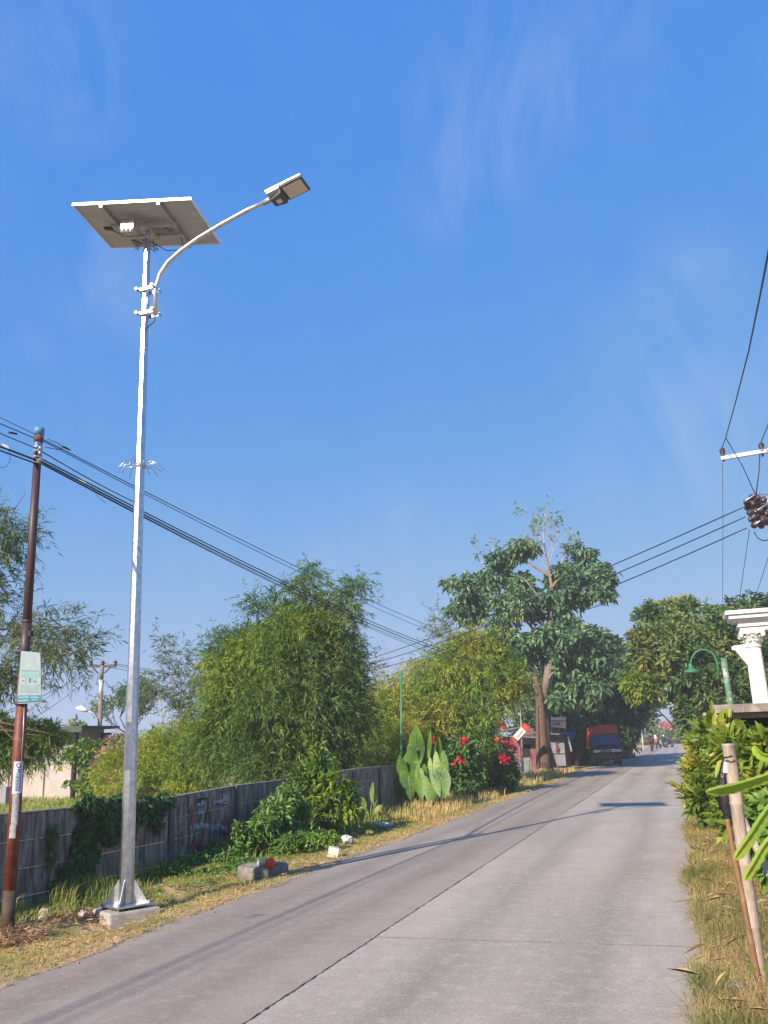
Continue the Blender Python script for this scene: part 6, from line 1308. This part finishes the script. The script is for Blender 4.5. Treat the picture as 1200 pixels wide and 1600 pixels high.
MB().hexa([sp(798, 1151, -1.1), sp(855, 1154, -1.1), sp(850, 1150, .2), sp(800, 1149, .2)], [sp(798, 1149.8, -1.1), sp(855, 1152.6, -1.1), sp(850, 1149, .2), sp(800, 1148, .2)]).build('awning_sheet', M['tin'], st)
MB().beam(sp(800, 1210, -1), sp(798, 1151, -1), .06, .06, up=(0, 1, 0)).build('awning_post', M['rust_dark'], st)
quad_wall('dark_letter_strip', [sp(828, 1188, -.08), sp(831, 1189, -.08), sp(832, 1178, -.08), sp(829, 1175, -.08)], M['darkred'], st)
SY2 = 52.5
s2 = thing('food_stall', (at(872, 1200, Y=SY2).x, SY2, 0), 'pale grey boarded stall with a red letter garland right of the big tree trunk', 'stall')
def sq(x, y, o=0): return at(x, y, Y=SY2+o)
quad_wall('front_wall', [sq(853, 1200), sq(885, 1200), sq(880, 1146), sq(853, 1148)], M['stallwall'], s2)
quad_wall('side_wall', [sq(885, 1200, .02), sq(893, 1199, 1.5), sq(888, 1145, 1.5), sq(880, 1146, .02)], M['stallpink'], s2)
quad_wall('board_gap', [sq(852, 1199, -.06), sq(855, 1199, -.06), sq(853, 1152, -.06), sq(851, 1152, -.06)], M['darkin'], s2)
quad_wall('panel_seam', [sq(855, 1178, -.055), sq(883, 1178, -.055), sq(883, 1177.3, -.055), sq(855, 1177.3, -.055)], M['darkin'], s2)
MB().hexa([sq(846, 1147, -.8), sq(876, 1148, -.8), sq(898, 1146, 2), sq(850, 1144, 2)], [sq(846, 1145.5, -.8), sq(876, 1146.5, -.8), sq(898, 1144.5, 2), sq(850, 1142.5, 2)]).build('roof_sheet', M['tin'], s2)
gl_ = thing('letter_garland', sq(869, 1150, -.15), 'string of dark red letters hanging down the pale grey stall wall', 'garland')
for i, ch in enumerate('HEN'):
    b = MB(); x0, y0 = 867.2+i*.9, 1152+i*7.2
    for q in letter_pts(ch): b.beam(at(x0+q[0]*4.2, y0+5.6-q[1]*5.4, Y=SY2-.12), at(x0+q[2]*4.2, y0+5.6-q[3]*5.4, Y=SY2-.12), .02, .055, up=(0, 1, 0))
    b.build('letter', M['darkred'], gl_)
b = MB().poly([at(x, y, Y=SY2-.12) for x, y in ((871, 1166), (874, 1172), (872.5, 1172), (873, 1178), (870, 1174), (868.5, 1175), (869.5, 1170))], .02, (0, 1, 0)); b.build('tassel', M['darkred'], gl_)
# signboard above
sb = thing('sign_board', at(872, 1137, Y=SY2+.5), 'weathered white signboard with dark letters above the grey stall', 'sign')
quad_wall('board', [at(862, 1136, Y=SY2), at(884, 1138, Y=SY2), at(884, 1120, Y=SY2), at(860, 1121, Y=SY2)], M['salmon'], sb, .04)
for i, ch in enumerate('USUN'):
    b = MB(); x0 = 863+i*3.2
    for q in letter_pts(ch): b.beam(at(x0+q[0]*2.2, 1133.2-q[1]*4.4, Y=SY2-.03), at(x0+q[2]*2.2, 1133.2-q[3]*4.4, Y=SY2-.03), .015, .03, up=(0, 1, 0))
    b.build('letter', M['darkred'], sb)
quad_wall('top_band', [at(861, 1126.6, Y=SY2-.03), at(883.6, 1127.2, Y=SY2-.03), at(883.6, 1126, Y=SY2-.03), at(861, 1125.6, Y=SY2-.03)], M['darkred'], sb, .02)
for x in (861, 883): MB().beam(at(x+.3, 1148, Y=SY2+.06), at(x, 1118, Y=SY2+.06), .05, .05, up=(0, 1, 0)).build('sign_post', M['twig'], sb)
tp_ = MB().hexa([sq(882, 1152, .2), sq(897, 1152, .2), sq(899, 1148, 1.6), sq(884, 1147, 1.6)], [sq(882, 1144, .2), sq(897, 1145, .2), sq(899, 1144, 1.6), sq(884, 1143, 1.6)]); tag(tp_.build('tarpaulin', M['blue'], bevel=.02), 'blue tarpaulin folded over the right end of the grey stall', 'tarpaulin')
tag(MB().beam(sq(888, 1151, -.2), sq(893, 1174, -.3), .08, .05).build('pale_plank', M['chrome']), 'pale plank leaning beside the grey stall below the blue tarpaulin', 'plank')
# flag pole and banner
fp0 = at(817, 1208, Y=44); fp1 = at(812, 1069, Y=44)
fpo = thing('flag_pole', fp0, 'thin grey bamboo flag pole in front of the pink stall', 'pole'); MB().tube([fp0, fp0.lerp(fp1, .5), fp1], [.05, .04, .022], 8).build('culm', M['twig'], fpo); MB().tube([fp0.lerp(fp1, .02), fp0.lerp(fp1, .3)], [.054, .049], 8).build('red_painted_foot', M['rust'], fpo)
MB().beam(fp1, fp1+Vector((.12, 0, 0)), .02, .02).build('hook', M['twig'], fpo)
bn = thing('banner', at(812, 1143, Y=43.9), 'slanted red and white banner strapped across the flag pole', 'banner')
def bq(u0, u1, m, nm):
    A, B_, C_, D_ = at(798, 1155, Y=43.85), at(806, 1161, Y=43.85), at(827, 1137, Y=43.85), at(820, 1129, Y=43.85)
    quad_wall(nm, [A.lerp(D_, u0), A.lerp(D_, u1), B_.lerp(C_, u1), B_.lerp(C_, u0)], m, bn, .03)
bq(0, .17, M['red'], 'red_end'); bq(.17, .74, M['salmon'], 'white_field'); bq(.74, 1, M['red'], 'red_end')
b = MB()
for k in range(5): u_ = .28+k*.085; p = at(802, 1158, Y=43.81).lerp(at(823.5, 1133, Y=43.81), u_); b.tube([p+Vector((-.06, 0, .03)), p+Vector((.0, 0, -.04)), p+Vector((.05, 0, .05))], .012, 4)
b.build('handwriting', M['darkred'], bn)

# ------------------------------------------------------------------ truck
vp = at(951, 1197, Z=0); tk = thing('pickup_truck', (vp.x, vp.y, 0), 'dark pickup with an orange tarpaulin cover parked facing the camera on the left', 'truck', rz=R(9))
def tb(name, c, d, m, bevel=0, par=tk): return MB().box(c, d).build(name, m, par, bevel=bevel, local=True)
W = .86
cabp = [(-.15, .40), (-.22, .62), (-.18, .98), (.12, 1.12), (.75, 1.80), (1.45, 1.86), (2.05, 1.84), (2.1, .9), (2.1, .38)]
def prism(prof, w0, w1, name, m, par=tk, bevel=0):
    n = len(prof); vs = [(-(w0 if z < 1.15 else w1), y, z) for y, z in prof]+[((w0 if z < 1.15 else w1), y, z) for y, z in prof]
    return MB().add(vs, [tuple(range(n)), tuple(range(2*n-1, n-1, -1))]+[(i, n+i, n+(i+1) % n, (i+1) % n) for i in range(n)]).build(name, m, par, bevel=bevel, local=True)
prism(cabp, W, W-.08, 'cab', M['carblack'], bevel=.04)
MB().add([(-W+.10, .135, 1.17), (W-.10, .135, 1.17), (W-.16, .70, 1.765), (-W+.16, .70, 1.765), (-W+.10, .15, 1.155), (W-.10, .15, 1.155), (W-.16, .72, 1.75), (-W+.16, .72, 1.75)], [(0, 1, 2, 3), (4, 7, 6, 5), (0, 4, 5, 1), (1, 5, 6, 2), (2, 6, 7, 3), (3, 7, 4, 0)]).build('windscreen', M['windscreen'], tk, local=True)
for s in (-1, 1):
    MB().add([(s*(W+.004), .45, 1.16), (s*(W+.004), 1.35, 1.16), (s*(W-.066), 1.30, 1.74), (s*(W-.066), .85, 1.74)], [(0, 1, 2, 3)]).build('side_window', M['windscreen'], tk, local=True)
    tb('headlight', (s*.67, -.225, .86), (.26, .05, .15), M['headlight'], .02)
    tb('mirror', (s*(W+.14), .25, 1.28), (.14, .06, .22), M['carblack'], .02); tb('mirror_arm', (s*(W+.05), .27, 1.22), (.1, .03, .03), M['carblack'])
    for yy, nm in ((.42, 'front'), (3.2, 'rear')):
        wh = MB().lathe((s*.70-.1, yy, .33), [(.2, 0), (.32, .02), (.335, .05), (.335, .15), (.32, .18), (.2, .2)], 22, axis=(1, 0, 0)).build('wheel', M['black'], tk, local=True)
        MB().lathe((s*.70-.105 if s < 0 else s*.70-.085, yy, .33), [(.08, 0), (.19, .01), (.19, .18), (.08, .19)], 16, axis=(1, 0, 0)).build('rim', M['galv_dull'], wh, local=True)
    tb('wiper', (s*.3, .14, 1.2), (.5, .02, .02), M['black'])
tb('grille_bar', (0, -.232, .87), (1.08, .04, .13), M['chrome'], .015)
for s in (-1, 1): tb('grille_opening', (s*.22, -.252, .87), (.36, .02, .075), M['black'], .008)
MB().lathe((0, -.255, .87), [(.055, 0), (.055, .02), (.02, .025)], 16, axis=(0, -1, 0)).build('badge', M['whitepaint'], tk, local=True)
tb('bumper', (0, -.24, .56), (1.74, .12, .26), M['carblack'], .03); tb('lower_intake', (0, -.20, .38), (1.3, .1, .12), M['black'], .02)
tb('number_plate', (.05, -.31, .70), (.44, .02, .14), M['black'], .004)
b = MB()
for i, ch in enumerate('EH7LT'):
    for q in letter_pts(ch): b.beam((-.12+i*.075+q[0]*.05, -.325, .66+q[1]*.08), (-.12+i*.075+q[2]*.05, -.325, .66+q[3]*.08), .006, .012, up=(0, 1, 0))
b.build('plate_characters', M['platewhite'], tk, local=True)
tb('chassis', (0, 1.9, .50), (1.2, 3.6, .14), M['black']); tb('cargo_bed', (0, 3.05, .78), (1.78, 2.15, .44), M['carblack'], .02)
MB().hexa([(-.93, 1.98, .98), (.93, 1.98, .98), (.93, 4.1, .98), (-.93, 4.1, .98)], [(-.90, 2.0, 2.28), (.86, 2.0, 2.36), (.88, 4.1, 2.22), (-.90, 4.1, 2.15)]).build('tarpaulin_cover', M['orange'], tk, local=True, bevel=.05)
for z_, x_ in ((2.33, .3), (2.30, -.2), (2.36, .1)): tb('tarpaulin_fold', (x_, 2.1, z_), (.9, .25, .07), M['orange'], .03)

# ------------------------------------------------------------------ motorcycles and riders
def skinbody(par, name, verts, edges, radii, m, root=0):
    me = bpy.data.meshes.new(name); me.from_pydata(verts, edges, []); me.update(); o = link(name, me, m, par)
    sk = o.modifiers.new('skin', 'SKIN'); 
    for v, r in zip(me.skin_vertices[0].data, radii): v.radius = (r, r); v.use_root = False
    me.skin_vertices[0].data[root].use_root = True; sk.use_smooth_shade = True
    sb_ = o.modifiers.new('sub', 'SUBSURF'); sb_.levels = 1; sb_.render_levels = 1; return o
def rider(loc, rz, label, top, legs_m, head_m, headkind='helmet'):
    t = thing('person', loc, label, 'person', rz=rz)
    V_ = [(0, 0, .82), (0, .03, 1.02), (0, .06, 1.24), (0, .05, 1.36), (0, .06, 1.44), (-.17, .06, 1.30), (-.23, -.10, 1.10), (-.22, -.36, 1.04), (.17, .06, 1.30), (.23, -.10, 1.10), (.22, -.36, 1.04), (-.10, -.02, .80), (-.16, -.38, .72), (-.13, -.34, .36), (-.13, -.46, .32), (.10, -.02, .80), (.16, -.38, .72), (.13, -.34, .36), (.13, -.46, .32)]
    E_ = [(0, 1), (1, 2), (2, 3), (3, 4), (2, 5), (5, 6), (6, 7), (2, 8), (8, 9), (9, 10), (0, 11), (11, 12), (12, 13), (13, 14), (0, 15), (15, 16), (16, 17), (17, 18)]
    R_ = [.15, .15, .16, .08, .055, .075, .055, .04, .075, .055, .04, .10, .075, .05, .04, .10, .075, .05, .04]
    skinbody(t, 'body', V_, E_, R_, M[top])
    MB().lathe((0, .04, 1.42), [(.05, 0), (.09, .04), (.105, .10), (.10, .17), (.06, .23), (.01, .25)], 14).build('head', M['skin'], t, local=True)
    if headkind == 'helmet': MB().lathe((0, .05, 1.47), [(.125, 0), (.14, .06), (.135, .13), (.09, .2), (.01, .225)], 16).build('helmet', M[head_m], t, local=True)
    else:
        MB().lathe((0, .06, 1.22), [(.20, 0), (.15, .12), (.12, .2), (.13, .30), (.12, .4), (.07, .47), (.01, .49)], 16).build('headscarf', M[head_m], t, local=True)
    for s in (-1, 1):
        MB().tube([(s*.10, -.02, .80), (s*.16, -.38, .73), (s*.13, -.34, .38)], [.105, .08, .06], 8).build('trouser_leg', M[legs_m], t, local=True)
        MB().box((s*.13, -.40, .32), (.09, .24, .08)).build('shoe', M['black'], t, local=True, bevel=.02)
    return t
def moto(loc, rz, label, paint):
    """scooter, front towards local -Y"""
    t = thing('motorcycle', loc, label, 'motorcycle', 'motorcycles riding on the far road', rz)
    for yy in (-.65, .62):
        wh = MB().lathe((-.05, yy, .28), [(.18, 0), (.27, .015), (.28, .05), (.27, .085), (.18, .1)], 20, axis=(1, 0, 0)).build('wheel', M['black'], t, local=True)
        MB().lathe((-.052, yy, .28), [(.03, 0), (.17, .02), (.17, .085), (.03, .104)], 14, axis=(1, 0, 0)).build('rim', M['galv_dull'], wh, local=True)
    MB().hexa([(-.13, -.05, .38), (.13, -.05, .38), (.10, .75, .55), (-.10, .75, .55)], [(-.14, .0, .72), (.14, .0, .72), (.09, .82, .80), (-.09, .82, .80)]).build('rear_body', M[paint], t, local=True, bevel=.04)
    MB().hexa([(-.17, -.50, .35), (.17, -.50, .35), (.15, -.38, .33), (-.15, -.38, .33)], [(-.16, -.58, .95), (.16, -.58, .95), (.12, -.46, .98), (-.12, -.46, .98)]).build('leg_shield', M[paint], t, local=True, bevel=.03)
    MB().box((0, .30, .80), (.24, .72, .09)).build('seat', M['black'], t, local=True, bevel=.03); MB().box((0, -.25, .33), (.24, .45, .06)).build('footboard', M['black'], t, local=True)
    MB().tube([(-.33, -.38, 1.04), (-.12, -.50, 1.02), (.12, -.50, 1.02), (.33, -.38, 1.04)], .018, 8).build('handlebar', M['black'], t, local=True)
    for s in (-1, 1):
        MB().tube([(s*.22, -.45, 1.03), (s*.30, -.47, 1.22)], .008, 5).build('mirror_stem', M['black'], t, local=True); MB().lathe((s*.31, -.47, 1.25), [(.01, -.01), (.055, -.005), (.055, .012), (.01, .016)], 10, axis=(0, 1, 0)).build('mirror', M['black'], t, local=True)
        MB().tube([(s*.08, .62, .28), (s*.10, .55, .60)], .022, 6).build('shock_absorber', M['galv_dull'], t, local=True)
    MB().tube([(0, -.50, .95), (0, -.65, .30)], .03, 8).build('fork', M['galv_dull'], t, local=True)
    MB().box((0, .86, .70), (.16, .04, .08)).build('tail_light', M['red'], t, local=True, bevel=.01); MB().box((0, .84, .52), (.18, .02, .10)).build('number_plate', M['black'], t, local=True)
    MB().tube([(.14, .1, .30), (.16, .75, .36)], [.03, .045], 10).build('exhaust', M['galv_dull'], t, local=True); MB().box((0, -.66, .57), (.13, .3, .03)).build('mudguard', M[paint], t, local=True); MB().box((0, -.60, .88), (.16, .06, .1)).build('headlight', M['headlight'], t, local=True, bevel=.02)
    return t
def bike(px, py, rz, lab, paint, plab, top, legs, head, hk, Yq=None):
    p = at(px, py, Z=0); moto((p.x, p.y, 0), rz, lab, paint)
    a = Matrix.Rotation(rz, 3, 'Z') @ Vector((0, .16, 0)); rider((p.x+a.x, p.y+a.y, .06), rz, plab, top, legs, head, hk)
bike(1019, 1174, R(176), 'red motorcycle seen from behind, nearest of the bikes', 'motored', 'rider in maroon and black with a dark helmet on the nearest red motorcycle', 'clothred', 'clothdark', 'black', 'helmet')
bike(1026.5, 1170, R(178), 'small dark scooter carrying a rider in pink', 'carblack', 'rider in a pink top and white headscarf beside the red motorcycle', 'clothpink', 'clothdark', 'clothwhite', 'scarf')
bike(1037, 1168.2, R(-40), 'grey motorcycle seen at an angle farthest up the road', 'galv_dull', 'rider in dark clothes with a pale helmet far up the road', 'clothdark', 'clothdark', 'clothwhite', 'helmet')
bike(1045, 1167.8, R(-50), 'dark purple motorcycle rightmost on the far road', 'carblack', 'rider in purple on the rightmost far motorcycle', 'clothpurple', 'clothdark', 'black', 'helmet')
# pale post beyond
p = at(1005, 1168, Y=100); q = at(1004, 1122, Y=100)
fs_ = thing('road_sign', (p.x, 100, 0), 'small blue road sign on a white post far up the left side of the road', 'sign'); MB().tube([(p.x, 100, 0), (p.x, 100, 2.6)], .05, 8).build('post', M['whitepaint'], fs_); MB().box((p.x, 99.9, 2.3), (.7, .05, .5)).build('sign_panel', M['blue'], fs_)
